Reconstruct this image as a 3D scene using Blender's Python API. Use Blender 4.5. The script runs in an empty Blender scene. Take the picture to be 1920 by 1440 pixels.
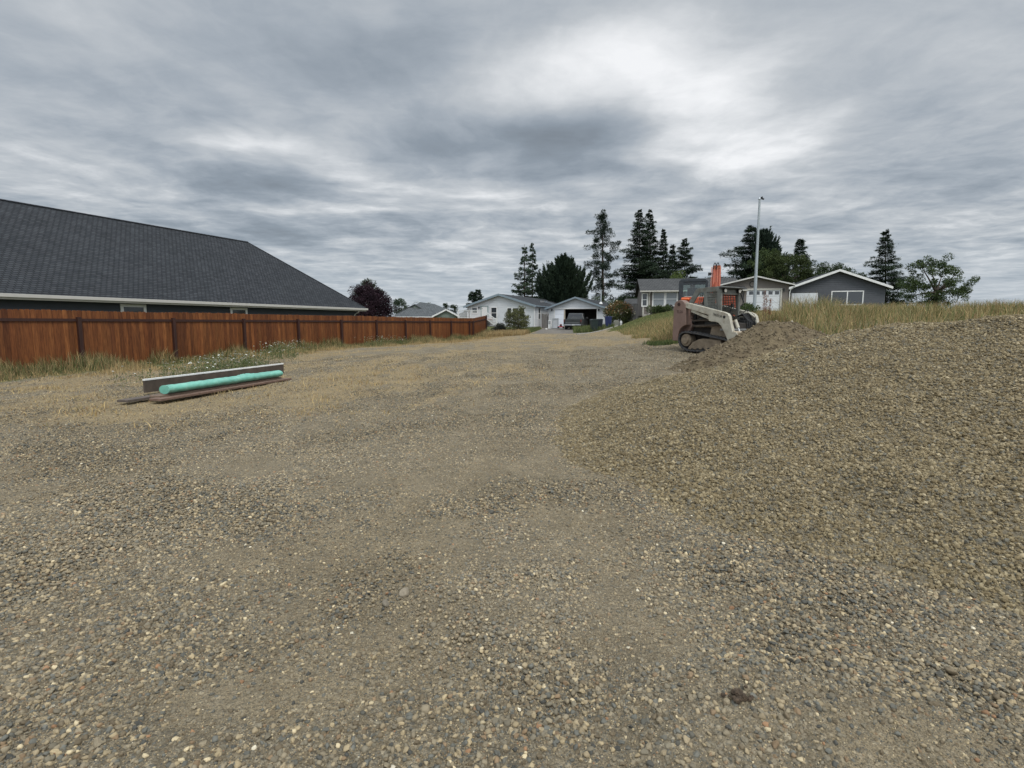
import bpy, math, random
import numpy as np
from mathutils import Matrix, Vector
rad = math.radians
SC = bpy.context.scene
COL = SC.collection
# ------------------------------------------------------------------ camera
EYE = 1.5; PITCH = rad(6.5); FPX = 1000.0
cam_d = bpy.data.cameras.new("camera"); cam = bpy.data.objects.new("camera", cam_d); COL.objects.link(cam)
cam.location = (0, 0, EYE); cam.rotation_euler = (rad(90) - PITCH, 0, 0)
cam_d.sensor_width = 36.0; cam_d.lens = 36.0 * FPX / 1920.0
cam_d.clip_start = 0.05; cam_d.clip_end = 6000
SC.camera = cam
# ------------------------------------------------------------------ light
SUN_EL, SUN_AZ = 52.0, 150.0      # azimuth clockwise from +Y
sl = bpy.data.lights.new("sun", 'SUN'); sl.energy = 1.5; sl.angle = rad(18); sl.color = (1.0, 0.96, 0.90)
so = bpy.data.objects.new("sun", sl); COL.objects.link(so)
_e, _a = rad(SUN_EL), rad(SUN_AZ)
sdir = Vector((math.sin(_a) * math.cos(_e), math.cos(_a) * math.cos(_e), math.sin(_e)))
so.rotation_euler = sdir.to_track_quat('Z', 'Y').to_euler(); so.location = (0, 0, 60)
SC.view_settings.view_transform = 'Standard'; SC.view_settings.look = 'None'
SC.view_settings.exposure = 0.15; SC.view_settings.gamma = 1.0

def ray(px, py):
    cx = (px - 960) / FPX; cy = (720 - py) / FPX
    return np.array([cx, math.cos(PITCH) + cy * math.sin(PITCH), -math.sin(PITCH) + cy * math.cos(PITCH)])
def P(px, py, Y):
    d = ray(px, py); t = Y / d[1]
    return Vector((d[0] * t, Y, EYE + d[2] * t))
def on_plane(px, py, O, ang):
    """pixel -> (s, z) on the vertical plane through O along horizontal angle ang"""
    d = ray(px, py); c, s = math.cos(ang), math.sin(ang)
    nx, ny = -s, c
    t = (nx * O[0] + ny * O[1]) / (nx * d[0] + ny * d[1])
    x, y, z = d[0] * t, d[1] * t, EYE + d[2] * t
    return ((x - O[0]) * c + (y - O[1]) * s, z)

# ------------------------------------------------------------------ sky
W = bpy.data.worlds.new("World"); SC.world = W; W.use_nodes = True
nt = W.node_tree; nt.nodes.clear()
class NT:
    def __init__(s, nt): s.nt = nt
    def n(s, typ, **kw):
        nd = s.nt.nodes.new(typ)
        ins = kw.pop('ins', {})
        for k, v in kw.items(): setattr(nd, k, v)
        for k, v in ins.items():
            sk = nd.inputs[k]
            if isinstance(v, bpy.types.NodeSocket): s.nt.links.new(v, sk)
            else: sk.default_value = v
        return nd
    def m(s, op, a, b=None, c=None, clamp=False):
        nd = s.nt.nodes.new('ShaderNodeMath'); nd.operation = op; nd.use_clamp = clamp
        for i, v in enumerate((a, b, c)):
            if v is None: continue
            if isinstance(v, bpy.types.NodeSocket): s.nt.links.new(v, nd.inputs[i])
            else: nd.inputs[i].default_value = v
        return nd.outputs[0]
    def v(s, op, a, b=None, out=0):
        nd = s.nt.nodes.new('ShaderNodeVectorMath'); nd.operation = op
        for i, x in enumerate((a, b)):
            if x is None: continue
            if op == 'SCALE' and i == 1: sk = nd.inputs['Scale']
            else: sk = nd.inputs[i]
            if isinstance(x, bpy.types.NodeSocket): s.nt.links.new(x, sk)
            else: sk.default_value = x
        return nd.outputs['Value'] if out == 'v' else nd.outputs[0]
    def ramp(s, fac, stops, interp='LINEAR'):
        nd = s.nt.nodes.new('ShaderNodeValToRGB'); nd.color_ramp.interpolation = interp
        if isinstance(fac, bpy.types.NodeSocket): s.nt.links.new(fac, nd.inputs[0])
        cr = nd.color_ramp
        while len(cr.elements) > 1: cr.elements.remove(cr.elements[-1])
        cr.elements[0].position = stops[0][0]; cr.elements[0].color = (*stops[0][1], 1)
        for p, c in stops[1:]:
            e = cr.elements.new(p); e.color = (*c, 1)
        return nd.outputs[0]
    def mr(s, v, a, b, c=0.0, d=1.0, smooth=True):
        nd = s.n('ShaderNodeMapRange', ins={0: v, 1: a, 2: b, 3: c, 4: d})
        if smooth: nd.interpolation_type = 'SMOOTHSTEP'
        return nd.outputs[0]
    def mix(s, f, a, b, mode='MIX'):
        nd = s.nt.nodes.new('ShaderNodeMix'); nd.data_type = 'RGBA'; nd.blend_type = mode
        for i, x in ((0, f), (6, a), (7, b)):
            if isinstance(x, bpy.types.NodeSocket): s.nt.links.new(x, nd.inputs[i])
            else: nd.inputs[i].default_value = x if i == 0 else (*x[:3], 1)
        return nd.outputs[2]
    def noise(s, vec, scale, detail=4, rough=0.55, dist=0.0, out=0):
        nd = s.n('ShaderNodeTexNoise', ins={'Scale': scale, 'Detail': detail, 'Roughness': rough, 'Distortion': dist})
        if vec is not None: s.nt.links.new(vec, nd.inputs['Vector'])
        return nd.outputs[out]
w = NT(nt)
tc = w.n('ShaderNodeTexCoord')
sx = w.n('ShaderNodeSeparateXYZ', ins={0: tc.outputs['Generated']})
ZOFF = 0.07
zz = w.m('ADD', w.m('MAXIMUM', sx.outputs[2], 0.0), ZOFF)
uu = w.m('DIVIDE', sx.outputs[0], zz); vv = w.m('DIVIDE', sx.outputs[1], zz)
uv = w.n('ShaderNodeCombineXYZ', ins={0: uu, 1: vv}).outputs[0]
wn = w.n('ShaderNodeTexNoise', ins={'Scale': 0.8, 'Detail': 5.0, 'Roughness': 0.55}); nt.links.new(uv, wn.inputs['Vector'])
warp = w.v('SCALE', w.v('SUBTRACT', wn.outputs['Color'], (0.5, 0.5, 0.5)), 1.0)
uvw = w.v('ADD', uv, w.v('SCALE', warp, 0.6))
def sky_uv(px, py):
    d = ray(px, py); d = d / np.linalg.norm(d); z = max(d[2], 0) + ZOFF
    return d[0] / z, d[1] / z
mpb = w.n('ShaderNodeMapping', ins={'Vector': uvw, 'Rotation': (0, 0, -0.5), 'Scale': (1.25, 0.8, 1)}).outputs[0]
big = w.noise(mpb, 0.75, 4, 0.55)
med = w.noise(mpb, 2.0, 7, 0.58, 0.15)
mp = w.n('ShaderNodeMapping', ins={'Vector': uvw, 'Scale': (0.8, 1.3, 1), 'Rotation': (0, 0, 0.25)}).outputs[0]
fine = w.noise(mp, 4.2, 7, 0.62, 0.2)
bil = w.m('ABSOLUTE', w.m('SUBTRACT', w.noise(mp, 1.7, 5, 0.55, 0.3), 0.5))
val = w.m('ADD', 0.50, w.m('MULTIPLY', w.m('SUBTRACT', big, 0.5), 0.55))
val = w.m('ADD', val, w.m('MULTIPLY', w.m('SUBTRACT', med, 0.5), w.mr(sx.outputs[2], 0.06, 0.42, 1.0, 0.55)))
lowk = w.mr(sx.outputs[2], 0.04, 0.38, 0.85, 0.22)
val = w.m('ADD', val, w.m('MULTIPLY', w.m('SUBTRACT', fine, 0.5), lowk))
val = w.m('ADD', val, w.m('MULTIPLY', w.m('SUBTRACT', 0.09, bil), w.mr(sx.outputs[2], 0.05, 0.40, 0.5, 0.35)))
BL = [  # px, py, half-width, half-height, amount
 (1185, 150, 190, 80, .34), (1150, 110, 110, 60, .10), (1380, 290, 150, 42, .50), (1330, 200, 100, 60, .26), (1470, 235, 110, 40, .22), (1230, 250, 120, 24, .10), (1290, 60, 200, 60, .12),
 (1110, 230, 150, 34, -.25), (1040, 262, 120, 34, -.20), (900, 250, 140, 30, -.20), (1010, 130, 120, 60, .08), (880, 60, 260, 60, -.12), (540, 110, 190, 70, -.16), (700, 160, 160, 60, -.10),
 (465, 268, 90, 22, .26), (590, 300, 70, 16, .16), (500, 350, 110, 26, -.34), (735, 345, 110, 16, .30), (640, 328, 60, 10, .18), (905, 362, 100, 14, .32), (780, 278, 110, 22, -.22), (1000, 392, 90, 9, .18),
 (700, 398, 130, 10, .24), (560, 440, 190, 26, -.26), (1000, 310, 200, 16, -.12), (1200, 325, 170, 14, -.16), (1100, 345, 90, 10, .10),
 (1390, 350, 140, 14, .10), (1440, 395, 110, 10, .16), (1190, 455, 100, 9, .14), (760, 455, 160, 7, .2), (820, 500, 140, 5, .2)]
for (px, py, hw, hh, am) in BL:
    u0, v0 = sky_uv(px, py); u1, _ = sky_uv(px + hw, py); _, va = sky_uv(px, py - hh); _, vb = sky_uv(px, py + hh)
    sxx = abs(u1 - u0) + 1e-4; syy = abs(va - vb) / 2
    d = w.v('MULTIPLY', w.v('SUBTRACT', w.v('ADD', uv, w.v('SCALE', warp, 1.5 * (sxx + syy) / 2 + .25)), (u0, (va + vb) / 2, 0)), (1 / sxx, 1 / syy, 0))
    ln = w.v('LENGTH', d, out='v')
    val = w.m('ADD', val, w.mr(ln, 0.0, 1.9, am, 0.0))
cl = w.ramp(val, [(0.0, (.20, .23, .265)), (.22, (.25, .29, .335)), (.42, (.345, .385, .43)), (.62, (.475, .505, .535)), (.82, (.66, .68, .70)), (1.0, (.84, .85, .865))])
# pale cool band just above the horizon, as under real stratus
hz = w.mr(sx.outputs[2], 0.0, 0.16, 0.6, 0.0)
cl = w.mix(hz, cl, (.47, .53, .595))
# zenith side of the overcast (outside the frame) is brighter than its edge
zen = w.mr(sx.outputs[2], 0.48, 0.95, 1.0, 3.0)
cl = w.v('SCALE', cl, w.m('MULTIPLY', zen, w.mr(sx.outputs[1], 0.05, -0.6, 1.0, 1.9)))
sky = w.n('ShaderNodeTexSky', sky_type='NISHITA'); sky.sun_disc = False
sky.sun_elevation = rad(SUN_EL); sky.sun_rotation = rad(SUN_AZ)
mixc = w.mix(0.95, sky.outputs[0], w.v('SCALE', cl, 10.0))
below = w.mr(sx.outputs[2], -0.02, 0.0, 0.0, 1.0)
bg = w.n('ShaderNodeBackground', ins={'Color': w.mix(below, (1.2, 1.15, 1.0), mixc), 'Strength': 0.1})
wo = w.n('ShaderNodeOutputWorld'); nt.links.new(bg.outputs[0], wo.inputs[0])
W.cycles.sampling_method = 'AUTOMATIC'

# ------------------------------------------------------------------ helpers
def cpick(rgb): return (rgb[0], rgb[1], rgb[2], 1)
_mats = {}
def mat(name, base=(), rough=0.7, var=0.12, vscale=3.0, metal=0.0, dirt=None, dscale=2.0, damt=0.5, bump=0.0, bscale=30.0, stretch=(1, 1, 1), spec=0.5):
    if name in _mats: return _mats[name]
    m = bpy.data.materials.new(name); m.use_nodes = True; t = m.node_tree; N = NT(t)
    b = t.nodes['Principled BSDF']; tc = N.n('ShaderNodeTexCoord')
    mp = N.n('ShaderNodeMapping', ins={'Vector': tc.outputs['Object'], 'Scale': stretch}).outputs[0]
    n1 = N.noise(mp, vscale, 6, 0.6)
    k = N.mr(n1, 0.25, 0.75, 1 - var * 1.6, 1 + var * 1.2, False)
    c = N.v('SCALE', base, k)
    if dirt:
        n2 = N.noise(mp, dscale, 8, 0.68, 0.4)
        c = N.mix(N.m('MULTIPLY', N.mr(n2, 0.46, 0.68), damt), c, dirt)
    t.links.new(c, b.inputs['Base Color'])
    b.inputs['Roughness'].default_value = rough; b.inputs['Metallic'].default_value = metal
    b.inputs['Specular IOR Level'].default_value = spec
    if bump:
        n3 = N.noise(mp, bscale, 6, 0.65)
        bp = N.n('ShaderNodeBump', ins={'Strength': bump, 'Distance': 0.02, 'Height': n3})
        t.links.new(bp.outputs[0], b.inputs['Normal'])
    _mats[name] = m; return m
def glass(name, tint=(.03, .035, .04), rough=0.06):
    if name in _mats: return _mats[name]
    m = bpy.data.materials.new(name); m.use_nodes = True; b = m.node_tree.nodes['Principled BSDF']
    b.inputs['Base Color'].default_value = cpick(tint); b.inputs['Roughness'].default_value = rough
    b.inputs['Specular IOR Level'].default_value = 0.7
    _mats[name] = m; return m
def colmat(name, rough=0.8, vscale=40.0, var=0.2, trans=0.0, attr='Col', inst=False, bump=0.0):
    """material that reads a per-leaf / per-stone colour attribute"""
    if name in _mats: return _mats[name]
    m = bpy.data.materials.new(name); m.use_nodes = True; t = m.node_tree; N = NT(t); b = t.nodes['Principled BSDF']
    at = N.n('ShaderNodeAttribute', attribute_name=attr); at.attribute_type = 'INSTANCER' if inst else 'GEOMETRY'
    tc = N.n('ShaderNodeTexCoord')
    n1 = N.noise(tc.outputs['Object'], vscale, 4, 0.6)
    c = N.v('SCALE', at.outputs['Color'], N.mr(n1, 0.25, 0.75, 1 - var, 1 + var, False))
    t.links.new(c, b.inputs['Base Color']); b.inputs['Roughness'].default_value = rough
    b.inputs['Specular IOR Level'].default_value = 0.25
    if bump:
        bp = N.n('ShaderNodeBump', ins={'Strength': bump, 'Distance': 0.004, 'Height': n1}); t.links.new(bp.outputs[0], b.inputs['Normal'])
    if trans:
        tr = N.n('ShaderNodeBsdfTranslucent', ins={0: c}); mx = N.n('ShaderNodeMixShader', ins={0: trans, 1: b.outputs[0], 2: tr.outputs[0]})
        t.links.new(mx.outputs[0], t.nodes['Material Output'].inputs[0])
    _mats[name] = m; return m
_MW = {}
def world_of(o):
    if o is None: return Matrix.Identity(4)
    return _MW[o]
def thing(name, label, cat, loc, rz=0.0, group=None):
    o = bpy.data.objects.new(name, None); COL.objects.link(o)
    o.location = loc; o.rotation_euler = (0, 0, rz); o.empty_display_size = 0.3
    _MW[o] = Matrix.Translation(Vector(loc)) @ Matrix.Rotation(rz, 4, 'Z')
    tag(o, label, cat, group); return o
def tag(o, label=None, cat=None, group=None, kind=None):
    if label: o['label'] = label
    if cat: o['category'] = cat
    if group: o['group'] = group
    if kind: o['kind'] = kind
    return o
def link_mesh(name, me, m, parent=None, loc=None, smooth=False, bevel=0.0):
    o = bpy.data.objects.new(name, me); COL.objects.link(o)
    for x in (m if isinstance(m, (list, tuple)) else [m]): me.materials.append(x)
    if parent is not None: o.parent = parent; _MW[o] = _MW[parent].copy()
    else:
        if loc is not None: o.location = loc
        _MW[o] = Matrix.Translation(Vector(loc)) if loc is not None else Matrix.Identity(4)
    if smooth: me.polygons.foreach_set('use_smooth', [True] * len(me.polygons))
    if bevel:
        bm = o.modifiers.new('bevel', 'BEVEL'); bm.width = bevel; bm.segments = 2; bm.limit_method = 'ANGLE'; bm.angle_limit = rad(40)
    return o
class MB:
    """collects shapes in world (or frame M) coordinates and links them as one mesh"""
    def __init__(s, M=None): s.v = []; s.f = []; s.mi = []; s.M = M or Matrix.Identity(4); s.cm = 0
    def add(s, vs, fs):
        o = len(s.v); s.v += [s.M @ Vector(v) for v in vs]; s.f += [tuple(i + o for i in f) for f in fs]; s.mi += [s.cm] * len(fs); return s
    def box(s, a, b, rz=0.0, c=None):
        x0, y0, z0 = a; x1, y1, z1 = b
        vs = [(x0, y0, z0), (x1, y0, z0), (x1, y1, z0), (x0, y1, z0), (x0, y0, z1), (x1, y0, z1), (x1, y1, z1), (x0, y1, z1)]
        return s.add(vs, [(0, 3, 2, 1), (4, 5, 6, 7), (0, 1, 5, 4), (1, 2, 6, 5), (2, 3, 7, 6), (3, 0, 4, 7)])
    def quad(s, *vs): return s.add(vs, [tuple(range(len(vs)))])
    def prism(s, prof, y0, y1):
        """profile [(x,z)] swept along y"""
        n = len(prof); vs = [(x, y0, z) for x, z in prof] + [(x, y1, z) for x, z in prof]
        fs = [tuple(range(n)), tuple(range(2 * n - 1, n - 1, -1))] + [((i + 1) % n, i, n + i, n + (i + 1) % n) for i in range(n)]
        return s.add(vs, fs)
    def bar(s, p, q, w, h=None, up=(0, 0, 1)):
        p, q = Vector(p), Vector(q); d = (q - p).normalized(); up = Vector(up)
        if abs(d.dot(up)) > 0.98: up = Vector((1, 0, 0))
        r = d.cross(up).normalized() * (w / 2); u = r.normalized().cross(d).normalized() * ((h or w) / 2)
        vs = [p - r - u, p + r - u, p + r + u, p - r + u, q - r - u, q + r - u, q + r + u, q - r + u]
        return s.add(vs, [(0, 3, 2, 1), (4, 5, 6, 7), (0, 1, 5, 4), (1, 2, 6, 5), (2, 3, 7, 6), (3, 0, 4, 7)])
    def tube(s, pts, r, n=8, r1=None, cap=True):
        pts = [Vector(p) for p in pts]; k = len(pts); vs = []; fs = []
        pu = None
        for i, p in enumerate(pts):
            d = (pts[min(i + 1, k - 1)] - pts[max(i - 1, 0)]).normalized()
            if pu is None: pu = Vector((0, 0, 1)) if abs(d.z) < 0.9 else Vector((1, 0, 0))
            x = d.cross(pu).normalized(); y = x.cross(d).normalized(); pu = y
            rr = r if r1 is None else r + (r1 - r) * i / (k - 1)
            for j in range(n):
                a = 2 * math.pi * j / n; vs.append(p + x * math.cos(a) * rr + y * math.sin(a) * rr)
        for i in range(k - 1):
            for j in range(n):
                a, b = i * n + j, i * n + (j + 1) % n; fs.append((a, b, b + n, a + n))
        if cap: fs += [tuple(range(n - 1, -1, -1)), tuple(range((k - 1) * n, k * n))]
        return s.add(vs, fs)
    def disc(s, c, axis, r, w, n=20):
        a = Vector(axis).normalized(); return s.tube([Vector(c) - a * w / 2, Vector(c) + a * w / 2], r, n)
    def build(s, name, m, parent=None, smooth=False, bevel=0.0, loc=None, recalc=True):
        inv = world_of(parent).inverted() if parent is not None else Matrix.Translation(-Vector(loc)) if loc is not None else Matrix.Identity(4)
        me = bpy.data.meshes.new(name); me.from_pydata([tuple(inv @ v) for v in s.v], [], s.f)
        if any(s.mi): me.polygons.foreach_set('material_index', s.mi)
        me.update()
        if recalc:
            import bmesh
            bm = bmesh.new(); bm.from_mesh(me); bmesh.ops.recalc_face_normals(bm, faces=bm.faces); bm.to_mesh(me); bm.free()
        o = link_mesh(name, me, m, parent, loc, smooth, bevel)
        if smooth and not bevel: me.set_sharp_from_angle(angle=rad(40))
        return o
def fast_mesh(name, V, F, m, parent=None, col=None, loc=None, smooth=False):
    """V (n,3) world coords, F (k,c) ints, col (n,3) per-vertex"""
    V = np.asarray(V, dtype=np.float32)
    if parent is not None:
        Mi = np.array(world_of(parent).inverted()); V = V @ Mi[:3, :3].T + Mi[:3, 3]
    elif loc is not None: V = V - np.array(loc)
    F = np.asarray(F, dtype=np.int32); k, c = F.shape
    me = bpy.data.meshes.new(name)
    me.vertices.add(len(V)); me.vertices.foreach_set('co', V.astype(np.float32).ravel())
    me.loops.add(k * c); me.loops.foreach_set('vertex_index', F.ravel())
    me.polygons.add(k); me.polygons.foreach_set('loop_start', np.arange(0, k * c, c, dtype=np.int32))
    me.polygons.foreach_set('loop_total', np.full(k, c, dtype=np.int32))
    me.update(calc_edges=True)
    if col is not None:
        a = me.color_attributes.new('Col', 'FLOAT_COLOR', 'POINT')
        cc = np.ones((len(V), 4), dtype=np.float32); cc[:, :3] = col; a.data.foreach_set('color', cc.ravel())
    return link_mesh(name, me, m, parent, loc, smooth)
def R3(*a): return np.random.default_rng(a[0] if a else 0)
def _h(ix, iy, seed):
    n = (ix.astype(np.int64) * 374761393 + iy.astype(np.int64) * 668265263 + seed * 974634777) & 0x7fffffff
    n = ((n ^ (n >> 13)) * 1274126177) & 0x7fffffff; n = (n ^ (n >> 16)) & 0xffff
    return n / 65535.0
def vn(x, y, seed=0):
    x = np.asarray(x, float); y = np.asarray(y, float)
    ix = np.floor(x); iy = np.floor(y); fx = x - ix; fy = y - iy; fx = fx * fx * (3 - 2 * fx); fy = fy * fy * (3 - 2 * fy)
    a = _h(ix, iy, seed); b = _h(ix + 1, iy, seed); c = _h(ix, iy + 1, seed); d = _h(ix + 1, iy + 1, seed)
    return (a * (1 - fx) + b * fx) * (1 - fy) + (c * (1 - fx) + d * fx) * fy
def fbm(x, y, seed=0, oct=4, g=0.5):
    s = 0; a = 1; t = 0
    for i in range(oct): s = s + a * vn(x * 2 ** i, y * 2 ** i, seed + i * 17); t += a; a *= g
    return s / t
def sst(a, b, x): 
    t = np.clip((np.asarray(x, float) - a) / (b - a), 0, 1); return t * t * (3 - 2 * t)

# ------------------------------------------------------------------ terrain heights
CP = np.array([
 (0,0,0),(-4,1,0),(4,1,0),(0,4,0),(-5,6,0),(5,4,0),(0,8,.02),(-8,12,-.02),(0,13,.14),(4,12,.28),(9,9,.35),(9,14,.6),(-10,18,.0),(-14,17,-.05),
 (-12,24,.08),(-3,20,.28),(2,20,.38),(5.2,18.8,.56),(6.2,16.9,.47),(5.5,17.4,.48),(4.8,15.5,.36),(6.9,17.6,.55),(8,15.5,.5),(8,20,.85),(7.5,24,.80),(9,28,1.05),(12,22,1.5),(16,24,1.7),
 (0,30,.42),(-8,34,.14),(-3.5,46,.25),(-2.5,50,.5),(2,45,.50),(5,50,.62),(0,60,1.02),(-5,62,1.1),(3,62,.95),(6.5,61,.90),(10,60,1.1),
 (6.1,40,.60),(5.3,34,.58),(4.6,29,.58),(7.0,45,.62),(8.2,46,.76),(7.6,42,.70),(7.5,49,.68),(9,51,.92),(11,54,1.3),(11.5,47,2.0),(13,50,2.25),(10,40,1.5),(9,34,1.05),(15.9,35,2.0),(20,40,2.3),(24,50,2.5),(30,52,2.6),(40,50,2.6),(30,30,2.2),
 (25,15,1.5),(20,5,.9),(-20,30,.1),(-20,50,.2),(-14,70,.4),(-20,90,.4),(0,100,1.2),(20,90,2.4),(50,90,2.6),
 (-30,10,0),(-30,-10,0),(0,-20,0),(25,-15,.6),(-50,60,.2)], float)
FAR = np.array([(math.cos(a) * 220, math.sin(a) * 220, .6) for a in np.linspace(0, 2 * math.pi, 12, endpoint=False)])
CP = np.vstack([CP, FAR])
def _tps(r2): return np.where(r2 > 1e-12, r2 * np.log(np.maximum(r2, 1e-12)), 0)
_S = 30.0
def _solve():
    n = len(CP); X = CP[:, :2] / _S
    K = _tps(((X[:, None] - X[None]) ** 2).sum(-1)) + np.eye(n) * 1e-4
    Pm = np.hstack([np.ones((n, 1)), X]); A = np.block([[K, Pm], [Pm.T, np.zeros((3, 3))]])
    return X, np.linalg.solve(A, np.concatenate([CP[:, 2], np.zeros(3)]))
_X, _Wt = _solve()
def base_h(x, y):
    x = np.asarray(x, float); y = np.asarray(y, float); sh = x.shape
    q = np.stack([x.ravel(), y.ravel()], 1); rr = np.hypot(q[:, 0], q[:, 1]); k = np.minimum(1, 215 / np.maximum(rr, 1e-6)); q = q * k[:, None] / _S
    out = np.zeros(len(q))
    for i in range(0, len(q), 40000):
        b = q[i:i + 40000]; r2 = ((b[:, None] - _X[None]) ** 2).sum(-1)
        out[i:i + 40000] = _tps(r2) @ _Wt[:-3] + _Wt[-3] + b @ _Wt[-2:]
    return out.reshape(sh)
def lanes(x, y):
    xc = -.75 + .10 * y + .25 * np.sin(y * .32); k = 0
    for o in (-.82, .82): k = k + np.exp(-((x - xc - o) / .20) ** 2)
    return k * sst(1.2, 3, y) * sst(30, 16, y)
def ground_h(x, y):
    x = np.asarray(x, float); y = np.asarray(y, float)
    h = base_h(x, y)
    near = np.exp(-(np.hypot(x, y) / 60) ** 2)
    h = h + near * ((fbm(x * .5, y * .5, 3, 3) - .5) * .10 + (fbm(x * 2.2, y * 2.2, 9, 3) - .5) * .035)
    h = h - .018 * lanes(x, y)
    # soft mound of loose gravel in the lower right of the picture and its trough
    h = h + 0.11 * np.exp(-(((x - .95) / .55) ** 2 + ((y - 1.95) / .35) ** 2)) + 0.05 * np.exp(-(((x - .3) / .5) ** 2 + ((y - 2.6) / .3) ** 2))
    return h
def gh(x, y): return float(ground_h(np.array([x]), np.array([y]))[0])
# ------------------------------------------------------------------ ground sheet
def axis(parts):
    out = []
    for a, b, s in parts: out.append(np.arange(a, b, s))
    return np.concatenate(out)
gp = np.geomspace(40, 3000, 40)
xs = np.concatenate([-gp[::-1], axis([(-40, -14, .5), (-14, -4, .12), (-4, 4, .05), (4, 14, .12), (14, 40, .5)]), gp])
ys = np.concatenate([-gp[::-1], axis([(-40, -2, 1.0), (-2, 1, .2), (1, 6, .05), (6, 14, .1), (14, 30, .2), (30, 70, .5)]), np.geomspace(70, 3000, 50)])
GX, GY = np.meshgrid(xs, ys)
# fence line in world coordinates (used for the grass strip too)
FA = np.array([-12.36, 22.9]); FB = np.array([-3.40, 46.0]); FE = np.array([-2.45, 50.0])
FD = (FB - FA) / np.linalg.norm(FB - FA); FN = np.array([FD[1], -FD[0]])    # FN points to the camera side
def fence_dist(x, y): return (x - FA[0]) * FN[0] + (y - FA[1]) * FN[1]
def straw_mask(x, y):
    d = fence_dist(x, y)
    n = fbm(x * .45, y * .22, 21, 4); n2 = fbm(x * 1.7, y * .8, 27, 3)
    band = sst(3.2, -2.0, d - (10.5 + 4.2 * sst(26, 11, y)) + (n - .5) * 9) * sst(6.3, 9.5, y + (n - .5) * 4)
    far = sst(17, 24, y) * sst(.52, .60, n + (n2 - .5) * .25) * sst(13, 9, np.abs(x + 1)) * .8
    bank = sst(4.8, 7.0, x - (y - 20) * .03) * sst(19.5, 22.5, y) * sst(52, 40, y)
    m = np.maximum(np.maximum(band * (.16 + .78 * sst(.34, .54, n2 + (n - .5) * .8 + .02)), far), bank)
    return np.clip(m, 0, 1) * (d > -2)
def green_mask(x, y):
    d = fence_dist(x, y); n = fbm(x * .8, y * .8, 33, 3)
    strip = sst(2.6, .8, d + (n - .5) * 2.4) * (d > -.5) * (y < 52)
    lawn = sst(7.6, 9.5, x) * sst(33, 38, y) + sst(.8, -1.2, x) * sst(48.5, 51, y + (n - .5) * 2)
    bank = sst(8, 10, x) * sst(18, 21, y) * sst(.3, .6, n)
    behind = (d < 0) * 1.0
    away = sst(70, 80, np.hypot(x, y))
    return np.clip(np.maximum.reduce([strip * .8, lawn, bank * .7, behind, away]), 0, 1)
def dirt_mask(x, y):
    n = fbm(x * .75 + 3, y * .6, 41, 4); n2 = fbm(x * 3, y * 3, 47, 3)
    m = sst(.56, .72, n + (n2 - .5) * .3) * .8
    for (cx, cy, rx, ry) in ((-1.05, 2.0, .75, .28), (-1.2, 3.6, .9, .45), (.35, 4.1, .5, .75), (-.35, 2.15, .3, .2), (-.9, 5.0, 1.1, .5), (.05, 2.6, .22, .3), (.15, 6.2, .8, .7), (2.1, 1.7, .5, .15)):
        m = np.maximum(m, np.clip(1.15 - np.hypot((x - cx) / rx, (y - cy) / ry) + (n2 - .5) * 1.6, 0, 1) * .9)
    m = np.maximum(m, np.clip(lanes(x, y) * (.35 + 1.1 * fbm(x * 1.5, y * .5, 49, 3)) * .8, 0, .8))
    return m * sst(34, 22, y)
H = ground_h(GX, GY)
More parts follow.
